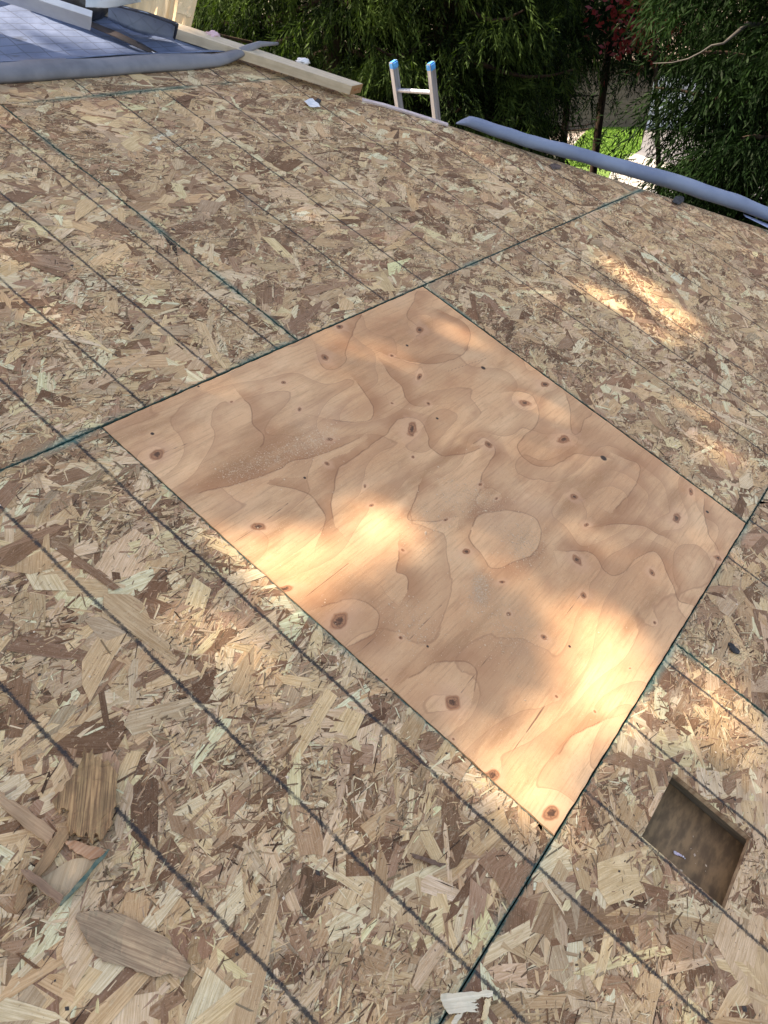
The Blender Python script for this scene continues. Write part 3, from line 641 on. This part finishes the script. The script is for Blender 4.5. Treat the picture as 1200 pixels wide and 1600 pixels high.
# white trim board
hd_ = Vector(st(143, 28, .15)) - Vector(st(60, 0, .15))
wb = noisy('white_trim_paint', (.66, .70, .76), (.56, .60, .68), 12, .5, stretch=(1, 1, 1))
def face_board(name, a, b, m, label, cat, th=.018, group=None):
    """board given by its camera-side face: a=(top far, bottom far), b=(top near, bottom near)"""
    P = [Vector(p) for p in (*a, *b)]; e1 = P[2] - P[0]; e2 = P[1] - P[0]; n = e1.cross(e2).normalized()
    cl = RM.inverted() @ CAMP
    if n.dot(cl - P[0]) < 0: n = -n
    vs = [P[0], P[1], P[3], P[2]]; vs += [v - n * th for v in vs]
    bm = bmesh.new(); bv = [bm.verts.new(v) for v in vs]
    for f in ([0, 1, 2, 3], [7, 6, 5, 4], [0, 4, 5, 1], [1, 5, 6, 2], [2, 6, 7, 3], [3, 7, 4, 0]): bm.faces.new([bv[i] for i in f])
    bmesh.ops.recalc_face_normals(bm, faces=bm.faces[:]); o = bmobj(name, bm, m, None, .0015, mw=RM); return tag(o, label, cat, group)
def ext(a, b, k): a, b = Vector(a), Vector(b); return b + (a - b) * k
A1, A2 = st(143, 27, .165), st(141, 48, .105)
far_t = ext(st(60, 0, .165), A1, 3.2); far_b = ext(st(0, 1, .105), A2, 1.9)
face_board('trim_board', (far_t, far_b), (A1, A2), wb, 'white painted trim board jutting in at the upper left corner', 'trim board', .022)
# dark bag that carries the board
def blob(name, c, size, m, label, cat, seed, sub=4, amp=.25):
    bm = bmesh.new(); bmesh.ops.create_icosphere(bm, subdivisions=sub, radius=1)
    for v in bm.verts:
        d = v.co.normalized(); v.co = d * (1 + amp * mnoise.noise(d * 1.8 + Vector((seed, 0, 0))) + amp * .5 * abs(mnoise.noise(d * 5 + Vector((seed, 4, 0)))))
        v.co = Vector((v.co.x * size[0], v.co.y * size[1], max(v.co.z, -.6) * size[2]))
    bmesh.ops.translate(bm, verts=bm.verts[:], vec=Vector(c)); return tag(bmobj(name, bm, m, None, smooth=True, mw=RM), label, cat)
bp = noisy('black_plastic', (.012, .012, .014), (.03, .03, .035), 20, .35)
a = st(100, 5, .08); blob('tarp_bundle', (a[0] + .12, a[1] + .16, .08), (.22, .16, .10), bp, 'black plastic bundle behind the white trim board', 'plastic bundle', 3)
a = st(40, 30, .07); blob('tarp_bundle', (a[0] - .15, a[1] + .55, .075), (.42, .2, .075), bp, 'low dark bundle added for the shade under the far end of the white trim board', 'plastic bundle', 8)  # dark body standing in for the shadow beneath the board
chip('green_paper', [(60,-6),(100,-4),(95,6),(78,2)], .21, .003, noisy('pale_green_paper', (.45, .72, .42), (.5, .75, .5), 20), 'pale green paper edge above the white trim board', 'paper')
gs = shell('grey_sheet', lerp_grid([st(134, 11, .15), st(170, 13, .15), st(221, 3, .15)], [st(134, -2, .17), st(170, 0, .175), st(218, -3, .17)], wr=.003), noisy('grey_white_sheet', (.42, .5, .56), (.55, .6, .66), 15, .5), None)
tag(gs, 'grey white plastic sheet edge lying over the black bundle', 'sheet')
# crumpled cardboard
cm = noisy('kraft_cardboard', (.70, .53, .32), (.62, .46, .27), 7, .8, stretch=(1, 1, .3))
P0 = st(188, 22, .02); P1 = st(272, 60, .0); P2 = st(300, 58, .0)
top = .32
g = []
for i in range(34):
    f = i / 33
    row = []
    b0 = Vector(st(180 + 118 * f, 24 + 36 * min(1, f * 1.1), .02)); 
    for j in range(12):
        r = j / 11; w = mnoise.noise(Vector((f * 5, r * 1.2, 2))) * .035 * (.3 + r) + .015 * mnoise.noise(Vector((f * 14, r * 2.5, 7)))
        w += r * .2; row.append((b0.x + w + (.03 * (r - .4) if f > .85 else 0), b0.y + w * .9, b0.z + r * top + .02 * mnoise.noise(Vector((f * 4, 9, 1))) * r))
    g.append(row)
cb = tag(empty('cardboard', R(*st(240, 50, .02))), 'crumpled tan cardboard standing in sunlight at the top of the hip', 'cardboard')
shell('cardboard_sheet', g, cm, cb, smooth=False, thick=.004)
shell('cardboard_flap', lerp_grid([st(277, 20, .12), st(298, 26, .12)], [st(280, 4, .14), st(302, 14, .13)], n=6, k=5, wr=.012), cm, cb, False, .004)
# lumber on the hip
hipd = Vector((1, -1 / CT, 0)).normalized()
side = Vector((-hipd.y, hipd.x, 0))
wl = woodm('fresh_lumber', (.50, .42, .31), (.60, .52, .40), math.atan2(hipd.y, hipd.x), .4)
we = woodm('lumber_end_grain', (.30, .17, .08), (.38, .22, .11), 0, .7)
lb = tag(empty('lumber', R(*st(560, 150, .02))), 'long pale framing board lying along the hip with a brown end grain face', 'lumber')
E = Vector(st(545, 157, .012)) + side * .028; 
def board_box(start, length, w, hgt, rise0, rise1, m, name, parent, back=0.):
    bm = bmesh.new(); bv = []
    for k, rise in ((0, rise0), (-length, rise1)):
        for (a, b) in ((0, 0), (w, 0), (w, hgt), (0, hgt)):
            bv.append(bm.verts.new(start + hipd * (k + (a * .75 if k > -length else 0)) + side * a + Vector((0, 0, rise + b))))
    for f in ([0, 1, 2, 3], [7, 6, 5, 4], [0, 4, 5, 1], [1, 5, 6, 2], [2, 6, 7, 3], [3, 7, 4, 0]): bm.faces.new([bv[i] for i in f])
    bmesh.ops.recalc_face_normals(bm, faces=bm.faces[:]); return bmobj(name, bm, m, parent, .002, mw=RM)
board_box(E, 2.0, .07, .038, .012, .002, wl, 'board', lb)
bm = bmesh.new(); q0 = [E + hipd * (.0006 + a * .75) + side * a + Vector((0, 0, .012 + b)) for a, b in ((.001, .001), (.069, .001), (.069, .037), (.001, .037))]
bv = [bm.verts.new(p) for p in q0] + [bm.verts.new(p + hipd * .0015) for p in q0]
for f in ([3, 2, 1, 0], [4, 5, 6, 7], [0, 1, 5, 4], [1, 2, 6, 5], [2, 3, 7, 6], [3, 0, 4, 7]): bm.faces.new([bv[i] for i in f])
bmobj('end_grain', bm, we, lb, mw=RM)
mstamp, t_, b_ = mat('red_stamp_ink', (.3, .05, .02), .8)
bm = bmesh.new()
for (y0, y1, z0, z1) in ((.018, .021, .026, .035), (.024, .034, .028, .030), (.024, .026, .028, .035), (.032, .034, .028, .035), (.038, .046, .034, .036), (.048, .051, .026, .035)):
    c = E + hipd * (.0026 + .375 * (y0 + y1)) + side * ((y0 + y1) / 2) + Vector((0, 0, (z0 + z1) / 2)); e_ = (side + hipd * .75).normalized(); rt = Matrix((e_.cross(Vector((0, 0, 1))), e_, Vector((0, 0, 1)))).transposed()
    box(bm, c, (.0006, y1 - y0, z1 - z0), rt)
bmobj('grade_stamp', bm, mstamp, lb, mw=RM)
# bits on the far side of the lumber
for k, (x, y, c, lab) in enumerate(((472, 108, (.75, .76, .78), 'white paper scrap poking up behind the middle of the long lumber'), (330, 67, (.72, .5, .55), 'pinkish white scrap behind the upper part of the long lumber'))):
    p = st(x, y, .05); blob('paper_scrap', (p[0] + side.x * .075, p[1] + side.y * .075, .055), (.032, .02, .010), noisy('scrap_paper', c, tuple(q * .85 for q in c), 40), lab, 'paper scrap', 11 + k, 3, .9)
# thin pale flashing along the hip
pth = [Vector(st(x, y, .006)) for x, y in ((566, 157), (600, 165), (640, 177), (672, 187), (700, 196))]
vs, fs = [], []
for i, p in enumerate(pth):
    for a, b in ((-.006, -.004), (.018, -.004), (.018, .004), (-.006, .004)): vs.append(p + side * a + Vector((0, 0, b)))
for i in range(len(pth) - 1):
    for k in range(4): fs.append([i * 4 + k, i * 4 + (k + 1) % 4, i * 4 + 4 + (k + 1) % 4, i * 4 + 4 + k])
fs += [[3, 2, 1, 0], [len(vs) - 4 + k for k in range(4)]]
tag(link('hip_flashing', meshdata('hip_flashing', vs, fs), noisy('pale_pink_metal', (.62, .56, .56), (.5, .42, .42), 20, .5), None, RM), 'thin pale metal strip along the hip in front of the ladder', 'flashing')
# rolled underlayment on the hip at right
rl = tag(empty('underlayment_roll', R(*st(960, 270, .03))), 'long blue grey rolled edge of underlayment lying along the hip at right', 'underlayment')
bot = [(712, 195), (730, 203), (770, 219), (820, 236), (880, 252), (940, 270), (1000, 288), (1060, 305), (1115, 324), (1170, 341), (1230, 362), (1300, 390)]
rad = [.003, .028, .032, .034, .036, .038, .041, .043, .043, .040, .037, .036]
def interp(P, n):
    out = []
    for i in range(n):
        x = i / (n - 1) * (len(P) - 1); a = min(int(x), len(P) - 2); r = x - a; out.append(tuple(np.array(P[a]) * (1 - r) + np.array(P[a + 1]) * r))
    return out
bp_ = interp(bot, 60); rr_ = interp([(r,) for r in rad], 60); g = []
for i, (x, y) in enumerate(bp_):
    r = rr_[i][0] * (1 + .06 * mnoise.noise(Vector((i * .25, 0, 0)))); c = Vector(st(x, y, .0)) + side * r * .95 + Vector((0, 0, r + .003)); row = []
    for j in range(20):
        a = math.radians(-125 - 250 + 375 * (1 - j / 19)) if False else math.radians(-100 - 330 * j / 19)
        rj = r * (1 - .18 * j / 19)
        row.append(c + side * math.cos(a) * rj * 1.15 + Vector((0, 0, math.sin(a) * rj * .86 + .004 * mnoise.noise(Vector((i * .35, j * .5, 2))) * min(1, i / 4))))
    g.append(row)
mr = noisy('blue_grey_membrane', (.19, .25, .36), (.14, .19, .29), 5, .6, bd=.008)
shell('roll', g, mr, rl, thick=.002)
g = []
for i in range(14):
    x = 1165 + i * 9
    b0 = Vector(st(x, 341 + (x - 1170) * .42, .006)); f = min(1, i / 5)
    g.append([b0 + side * .03 + Vector((0, 0, .0)), b0 - hipd * 0 - side * .012 * f, b0 - side * .035 * f])
shell('loose_edge', g, under_mat('blue_printed_membrane', (.3, .38, .58), (.26, .33, .52), .5), rl, thick=.0015)

# ------------------------------------------------------------------ ladder (leans on the far eave)
al = noisy('brushed_aluminium', (.42, .47, .55), (.30, .34, .40), 60, .42, .6, stretch=(1, 1, .1), bd=.0005)
lx = EAVE_X + .03
def at_x(px, py, X):
    d = dirw(px, py); return CAMP + d * ((X - CAMP.x) / d.x)
T1, T2 = at_x(616, 92, lx - .25), at_x(671, 101, lx - .25)
mid = (T1 + T2) / 2; half = abs((T1 - T2).y) / 2; ztop = mid.z
foot = Vector((lx + (ztop - GZ) * .22, mid.y, GZ)); topc = Vector((lx - .25, mid.y, ztop)); axis = (topc - foot).normalized(); Llen = (topc - foot).length
lad = tag(empty('ladder', foot), 'aluminium extension ladder with blue taped rail tops rising behind the roof edge', 'ladder')
Xa = Vector((0, 1, 0)); Za = axis; Ya = Za.cross(Xa); LM = Matrix((Xa, Ya, Za)).transposed().to_4x4(); LM.translation = foot
for sgn in (-1, 1):
    bm = bmesh.new()
    box(bm, (sgn * half, .0, Llen / 2), (.006, .07, Llen)); box(bm, (sgn * (half + .012), .036, Llen / 2), (.034, .006, Llen)); box(bm, (sgn * (half + .012), -.036, Llen / 2), (.034, .006, Llen))
    bmobj('rail', bm, al, lad, mw=LM)
    bm = bmesh.new(); box(bm, (sgn * (half + .01), 0, Llen - .03), (.05, .082, .06)); bmesh.ops.bevel(bm, geom=bm.edges[:], offset=.01, segments=2, affect='EDGES')
    bmobj('tape_wrap', bm, noisy('blue_tape', (.02, .22, .60), (.05, .35, .75), 40, .5), lad, mw=LM)
    bm = bmesh.new(); box(bm, (sgn * (half + .01), 0, .03), (.07, .1, .06)); bmobj('foot_pad', bm, bp, lad, bev=.008, mw=LM)
zr = Llen - .235
while zr > .2:
    vs, fs = tube([Vector((-half, 0, zr)), Vector((half, 0, zr))], [.018, .018], 10); link('rung', meshdata('rung', vs, fs), al, lad, LM); zr -= .305

# ------------------------------------------------------------------ ground and neighbour
def struct(o): o['kind'] = 'structure'; return o
gm_ = noisy('dark_soil_and_bark', (.045, .035, .025), (.03, .035, .018), .8, .95)
me = meshdata('ground', [(-250, -250, GZ), (250, -250, GZ), (250, 250, GZ), (-250, 250, GZ)], [[0, 1, 2, 3]]); struct(link('ground', me, gm_))
def patch(name, pix, dz, m):
    P = [ground(x, y, GZ) for x, y in pix]; vs = [Vector((p.x, p.y, GZ + dz)) for p in P] + [Vector((p.x, p.y, GZ - .05)) for p in P]; n = len(P)
    fs = [list(range(n)), list(range(2 * n - 1, n - 1, -1))] + [[i, n + i, n + (i + 1) % n, (i + 1) % n] for i in range(n)]
    return struct(link(name, meshdata(name, vs, fs), m))
patch('lawn', [(870, 262), (905, 216), (960, 160), (1015, 160), (1000, 236), (965, 262), (955, 300), (880, 290)], .02, noisy('lawn_base', (.09, .17, .02), (.06, .12, .015), 3, .9))
patch('driveway', [(962, 262), (1000, 236), (1012, 190), (1120, 190), (1260, 400), (1000, 330)], .03, noisy('shaded_concrete', (.14, .14, .14), (.10, .10, .105), 2, .9))  # same concrete drive, its tree shade painted as a darker grey
patch('sunlit_drive', [(958, 265), (985, 240), (1062, 262), (1030, 292), (980, 320), (940, 300)], .045, noisy('sunlit_concrete', (.34, .33, .30), (.27, .26, .23), 1.2, .85))  # sunlit part of the drive, its brightness painted as paler concrete
patch('path', [(850, 215), (925, 205), (915, 222), (880, 236)], .015, noisy('stone_path', (.35, .32, .28), (.15, .12, .1), 1.2, .9))
# grass blades: far lawn, small tufts
lc = ground(945, 235, GZ); n = 26000
px_ = rng.uniform(-7, 7, (n, 2)); gpts = []
A4 = [ground(*p, GZ) for p in ((872, 262), (905, 222), (955, 170), (1010, 175), (1000, 236), (965, 262))]
def inpoly(x, y, P):
    c = np.zeros(len(x), bool); j = len(P) - 1
    for i in range(len(P)):
        xi, yi, xj, yj = P[i].x, P[i].y, P[j].x, P[j].y
        c ^= ((yi > y) != (yj > y)) & (x < (xj - xi) * (y - yi) / (yj - yi + 1e-9) + xi); j = i
    return c
xs = rng.uniform(min(p.x for p in A4), max(p.x for p in A4), 60000); ys = rng.uniform(min(p.y for p in A4), max(p.y for p in A4), 60000)
k = inpoly(xs, ys, A4); xs, ys = xs[k][:30000], ys[k][:30000]; n = len(xs)
a = rng.uniform(0, 6.28, n); hgt = rng.uniform(.05, .12, n); wd = rng.uniform(.015, .04, n)
V = np.stack([np.stack([xs - np.cos(a) * wd, ys - np.sin(a) * wd, np.full(n, GZ + .015)], -1), np.stack([xs + np.cos(a) * wd, ys + np.sin(a) * wd, np.full(n, GZ + .015)], -1), np.stack([xs + rng.normal(0, .03, n), ys + rng.normal(0, .03, n), GZ + .015 + hgt], -1)], 1).reshape(-1, 3)
me = npmesh('grass', V, np.arange(n * 3), np.arange(n) * 3); tag(link('grass', me, noisy('grass_green', (.12, .26, .02), (.08, .18, .015), 2, .7, bd=0)), 'bright green mown grass below the roof edge', 'grass', kind='stuff')

nh = tag(empty('neighbour_house', far(1085, 43, GZ)), 'tan neighbouring house with a white garage door glimpsed through the cedars', 'house')
fwd = Vector((fw[0], fw[1], 0)).normalized(); rgt = Vector((rx[0], rx[1], 0)).normalized()
HB = Matrix((rgt, fwd, Vector((0, 0, 1)))).transposed().to_4x4(); HB.translation = far(1085, 43, GZ)
sd_ = noisy('dark_tan_siding', (.13, .105, .075), (.10, .08, .06), 1.5, .8)
bm = bmesh.new(); box(bm, (-3, 4, 1.4), (24, 8, 2.8)); bmobj('wall', bm, sd_, nh, mw=HB)
for k in range(14):
    bm = bmesh.new(); box(bm, (-8.3, -.02, .1 + k * .2), (13.2, .03, .185)); bmobj('siding_board', bm, sd_, nh, mw=HB)
wd_ = noisy('white_door_paint', (.72, .76, .80), (.66, .70, .74), 2, .5)
for k in range(4):
    bm = bmesh.new(); box(bm, (.3, -.05, .28 + k * .54), (3.6, .05, .52)); bmobj('garage_panel', bm, wd_, nh, bev=.01, mw=HB)
bm = bmesh.new(); rfv = [(-15.6, -.6, 2.75), (9.6, -.6, 2.75), (9.6, 4, 4.7), (-15.6, 4, 4.7), (9.6, 8.6, 2.75), (-15.6, 8.6, 2.75)]
bv = [bm.verts.new(v) for v in rfv]
for f in ([0, 1, 2, 3], [3, 2, 4, 5], [1, 4, 2], [0, 3, 5], [0, 5, 4, 1]): bm.faces.new([bv[i] for i in f])
bmobj('roof', bm, noisy('brown_shingles', (.24, .19, .15), (.32, .27, .21), 3, .9, stretch=(1, 4, 4)), nh, mw=HB)
# ------------------------------------------------------------------ trees
def leaf_mat(name, c1, c2, tr=.35, scale=2.5):
    m, t, b = mat(name, c1, .55); oc = coord(t); f = noise(t, oc, scale * .6, 5, .65); f2 = noise(t, oc, 40, 2)
    col = mix(t, mapr(t, f, .42, .62), c1, c2); col = mix(t, mapr(t, f2, .5, .65, 0, .4), col, tuple(x * 1.4 for x in c2))
    L(t, col, b.inputs['Base Color']); tl = t.nodes.new('ShaderNodeBsdfTranslucent'); L(t, mix(t, 1., col, (1.3, 1.5, .6), 'MULTIPLY'), tl.inputs[0])
    ms = t.nodes.new('ShaderNodeMixShader'); ms.inputs[0].default_value = tr; L(t, b.outputs[0], ms.inputs[1]); L(t, tl.outputs[0], ms.inputs[2]); L(t, ms.outputs[0], t.nodes['Material Output'].inputs[0]); return m
bark = noisy('cedar_bark', (.03, .022, .018), (.055, .04, .03), 3, .9, stretch=(4, 4, .5), bd=.02)
cedar = [leaf_mat('cedar_green', (.004, .010, .005), (.032, .066, .018), .2), leaf_mat('cedar_yellow_green', (.004, .010, .005), (.052, .092, .024), .25), leaf_mat('cedar_deep', (.003, .009, .003), (.012, .030, .009), .1)]  # near-black to green clumps paint foliage shade and lit tips into the colour
def quads(n, c, d, side_, ln, w):
    """n leaf blades: start c, direction d, side vector, length, width -> verts"""
    e = c + d * ln[:, None]; m_ = c + d * (ln * .45)[:, None]
    return np.stack([c, m_ + side_ * w[:, None], e, m_ - side_ * w[:, None]], 1).reshape(-1, 3)
def unit(v): return v / (np.linalg.norm(v, axis=-1, keepdims=True) + 1e-9)
def cedar_tree(base, height, crown_lo, crown_hi, radius, n_limbs, sprays, m, label, seed, trunk_r=.22, blades=16, lean=0):
    r = np.random.default_rng(seed); B = Vector(base)
    root = tag(empty('cedar_tree', B), label, 'tree', 'cedars beyond the roof')
    p = [B + Vector((math.sin(k * .9 + seed) * .05, math.cos(k * .7 + seed) * .05, height * k / 8)) for k in range(9)]
    vs, fs = tube(p, [trunk_r * (1 - k / 9.3) for k in range(9)], 10); link('trunk', meshdata('trunk', vs, fs, True), bark, root)
    LV, LF = [], []; C = []; D = []
    for i in range(n_limbs):
        z = crown_lo + (crown_hi - crown_lo) * ((i + .5) / n_limbs) ** 1.0; a = i * 2.399 + seed
        rad_ = radius * (1 - .55 * max(0, (z - B.z) / height)) * r.uniform(.7, 1.1)
        o = Vector((B.x, B.y, z)); dr = Vector((math.cos(a), math.sin(a), 0)); pts = []
        for k in range(7):
            f = k / 6; pts.append(o + dr * rad_ * f + Vector((0, 0, -.28 * rad_ * f + .22 * rad_ * f * f + .05 * math.sin(k + seed))))
        v, f_ = tube(pts, [.04 * (1 - k / 7.5) + .004 for k in range(7)], 5, False); o_ = len(LV); LV += v; LF += [[q + o_ for q in ff] for ff in f_]
        n = sprays; f = r.uniform(.12, 1.02, n) ** .8; x = np.clip(f, 0, 1) * 6; ia = np.minimum(x.astype(int), 5); fr = (x - ia)[:, None]
        PP = np.array([tuple(q) for q in pts]); c = PP[ia] * (1 - fr) + PP[ia + 1] * fr
        sidev = np.array([-dr.y, dr.x, 0]); off = r.normal(0, 1, n) * (.22 + .32 * f) * min(1.3, rad_ / 2); c = c + off[:, None] * sidev; c[:, 2] += -np.abs(off) * .35 + r.normal(0, .06, n)
        d = unit(np.array(tuple(dr)) * .4 + sidev * (np.sign(off) * .35)[:, None] + r.normal(0, .35, (n, 3)) + np.array([0, 0, -.65])); C.append(c); D.append(d)
    link('limbs', meshdata('limbs', LV, LF, True), bark, root)
    C = np.concatenate(C); D = np.concatenate(D); n = len(C)
    # each spray: a hanging branchlet with blades alternating on both sides
    Ls = r.uniform(.2, .46, n); sd2 = unit(np.cross(D, r.normal(0, 1, (n, 3)))); V = []
    for b_ in range(blades):
        f = (b_ + .5) / blades; sg = 1 if b_ % 2 else -1
        c = C + D * (Ls * f)[:, None] + np.array([0, 0, -.12]) * (f * f); d = unit(D * .9 + sd2 * sg * 1.0 * (1 - .6 * f) + np.array([0, 0, -.35]) + r.normal(0, .18, (n, 3)))
        nn = unit(np.cross(d, unit(sd2 + r.normal(0, .5, (n, 3))))); ln = Ls * r.uniform(.25, .5, n) * (1 - .4 * f); w = r.uniform(.006, .0115, n)
        V.append(quads(n, c, d, nn, ln, w))
    V = np.concatenate(V); nq = len(V) // 4
    me = npmesh('crown', V, np.arange(nq * 4), np.arange(nq) * 4); o = link('crown', me, m, root); return root
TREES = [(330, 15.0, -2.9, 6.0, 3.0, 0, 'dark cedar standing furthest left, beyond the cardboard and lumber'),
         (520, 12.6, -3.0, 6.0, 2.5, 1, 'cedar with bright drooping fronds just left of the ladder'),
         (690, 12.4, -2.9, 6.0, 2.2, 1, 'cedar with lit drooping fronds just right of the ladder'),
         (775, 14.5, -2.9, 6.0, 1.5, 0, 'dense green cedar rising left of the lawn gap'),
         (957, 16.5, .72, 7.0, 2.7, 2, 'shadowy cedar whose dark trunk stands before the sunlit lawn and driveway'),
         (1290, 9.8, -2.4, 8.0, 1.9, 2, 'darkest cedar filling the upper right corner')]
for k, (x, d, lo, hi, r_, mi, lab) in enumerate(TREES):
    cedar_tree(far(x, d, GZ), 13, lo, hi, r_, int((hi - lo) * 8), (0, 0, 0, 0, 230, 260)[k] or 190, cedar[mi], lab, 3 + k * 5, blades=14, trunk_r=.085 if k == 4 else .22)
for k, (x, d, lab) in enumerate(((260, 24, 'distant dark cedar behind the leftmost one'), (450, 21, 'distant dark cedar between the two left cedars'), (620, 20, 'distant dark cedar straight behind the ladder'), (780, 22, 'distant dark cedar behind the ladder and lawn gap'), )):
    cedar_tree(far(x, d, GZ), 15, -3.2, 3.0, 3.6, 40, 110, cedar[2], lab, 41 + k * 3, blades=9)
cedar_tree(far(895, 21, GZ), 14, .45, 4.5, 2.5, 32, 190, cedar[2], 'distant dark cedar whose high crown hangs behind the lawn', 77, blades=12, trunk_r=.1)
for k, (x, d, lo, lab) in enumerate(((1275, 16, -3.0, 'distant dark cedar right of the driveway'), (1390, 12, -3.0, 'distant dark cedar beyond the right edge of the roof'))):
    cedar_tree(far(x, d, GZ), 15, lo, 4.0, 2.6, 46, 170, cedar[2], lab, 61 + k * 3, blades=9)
# bare curved branch
pp = [(1020, 99), (1050, 98), (1075, 92), (1095, 82), (1112, 71), (1130, 68)]
P = [far(x, 8.2, 0) for x, _ in pp]
for q, (x, y) in zip(P, pp):
    d = dirw(x, y); k = 8.2 / math.hypot(d.x, d.y); q.x, q.y, q.z = CAMP.x + d.x * k, CAMP.y + d.y * k, CAMP.z + d.z * k
tip = P[-1].copy(); tr = far(1190, 9.5, P[-1].z + .1); P += [tip.lerp(tr, .5) + Vector((0, 0, .08)), tr]
vs, fs = tube(P, [.003, .005, .006, .007, .008, .01, .02, .03], 7); tag(link('bare_branch', meshdata('bare_branch', vs, fs, True), noisy('pale_bark', (.055, .05, .042), (.03, .028, .024), 10)), 'thin bare curved branch hanging in front of the dark cedar at upper right', 'branch')
# red maple
mp = far(1003, 13.3, GZ); mb = far(1085, 13.3, GZ); root = tag(empty('maple_tree', mp), 'small red leaved maple glimpsed between the cedars at top right', 'tree')
vs, fs = tube([mb, mb.lerp(mp, .15) + Vector((0, 0, 2.5)), mp + Vector((.05, .05, 5.4))], [.05, .04, .02], 8); link('trunk', meshdata('trunk', vs, fs, True), bark, root)
n = 650; c = np.array([mp.x, mp.y, 1.1]) + np.stack([rng.normal(0, .15, n) * rgt.x + rng.normal(0, .3, n) * fwd.x, rng.normal(0, .17, n) * rgt.y + rng.normal(0, .3, n) * fwd.y, rng.normal(0, .24, n)], 1)
c[:, :2] += np.outer(rng.normal(0, .22, n), [rgt.x, rgt.y])
d = unit(rng.normal(0, 1, (n, 3)) + [0, 0, -.5]); s_ = unit(np.cross(d, rng.normal(0, 1, (n, 3)))); V = quads(n, c, d, s_, rng.uniform(.07, .12, n), rng.uniform(.02, .035, n))
link('crown', npmesh('crown', V, np.arange(n * 4), np.arange(n) * 4), leaf_mat('maple_red', (.16, .015, .02), (.30, .035, .045), .3, 9), root)

# ------------------------------------------------------------------ unseen tree added overhead, left of house; crown gaps shaped into sun patches
GAPS = [(590, 808, .095, .06, 1), (620, 835, .05, .05, .9), (490, 885, .10, .06, 1), (440, 870, .06, .05, .8), (445, 925, .04, .04, .2), (380, 850, .05, .03, .1), (935, 1060, .095, .075, 1), (970, 1010, .06, .05, .9), (880, 975, .055, .045, .95),
        (850, 1165, .07, .035, .85), (800, 1225, .06, .05, .9), (850, 1250, .05, .05, .7), (960, 1090, .05, .06, .9), (905, 1110, .05, .045, .9), (985, 430, .055, .12, 1), (1015, 455, .06, .12, 1), (1050, 490, .06, .10, 1), (1060, 525, .05, .04, .9), (950, 470, .06, .12, .6),
        (400, 1040, .05, .07, .45), (340, 1000, .04, .05, .5), (430, 1110, .05, .04, .4), (1110, 1090, .07, .05, .75), (1160, 1140, .08, .04, .6), (1060, 1120, .04, .04, .5), (290, 1470, .05, .03, .5), (1000, 1560, .06, .04, .5), (480, 1500, .07, .03, .35),
        (545, 540, .09, .04, .4), (720, 520, .06, .05, .6), (610, 560, .04, .04, .4), (750, 1170, .05, .02, .5), (1180, 1020, .05, .03, .5), (1100, 640, .05, .07, .3), (240, 690, .06, .03, .3), (870, 700, .1, .04, .25)]
GP = [(*st(x, y)[:2], a, b, w) for x, y, a, b, w in GAPS]
bt = empty('added_shade_tree', tuple((R(1.1, .9) + SUN * 12).to_2d()) + (GZ,)); tag(bt, 'unseen broadleaf tree added over the roof, crown gaps shaped to dapple it', 'tree')
n = 66000
s = rng.uniform(-3.2, 4.7, n); t_ = rng.uniform(-3.2, 3.0, n); dist = rng.uniform(9.0, 12.0, n)
keep = np.ones(n); 
for (gs_, gt, a, b, w) in GP:
    keep *= 1 - w * np.exp(-(((s - gs_) / (a * 1.32)) ** 2 + ((t_ - gt) / (b * 1.32)) ** 2) ** 1.3)
# open towards the top of the hip and far upslope
keep *= 1 - 1 / (1 + np.exp(-(t_ - 2.78) / .05)) * (s > .9)
k = rng.random(n) < keep ** 3; s, t_, dist = s[k], t_[k], dist[k]; n = len(s)
c = np.stack([s, t_ * CT, t_ * ST], 1) + dist[:, None] * np.array(tuple(SUN))
d = unit(rng.normal(0, 1, (n, 3)) + [0, 0, -.4]); s_ = unit(np.cross(d, rng.normal(0, 1, (n, 3)))); ln = rng.uniform(.07, .15, n)
V = quads(n, c - d * (ln / 2)[:, None], d, s_, ln, ln * .33)
link('crown', npmesh('crown', V, np.arange(n * 4), np.arange(n) * 4), leaf_mat('maple_green', (.05, .09, .02), (.08, .13, .03), .12), bt)
cc = R(1.1, .9) + SUN * 10.8; b0 = Vector((cc.x + SUN.x * 3, cc.y + SUN.y * 3, GZ))
pts = [b0 + (Vector((cc.x, cc.y, cc.z)) - b0) * f + Vector((hz.x, hz.y, 0)) * (1.6 * math.sin(math.pi * f)) for f in (0, .2, .4, .6, .8, 1)]
vs, fs = tube(pts, [.32, .28, .24, .2, .13, .05], 12); link('trunk', meshdata('trunk', vs, fs, True), bark, bt)
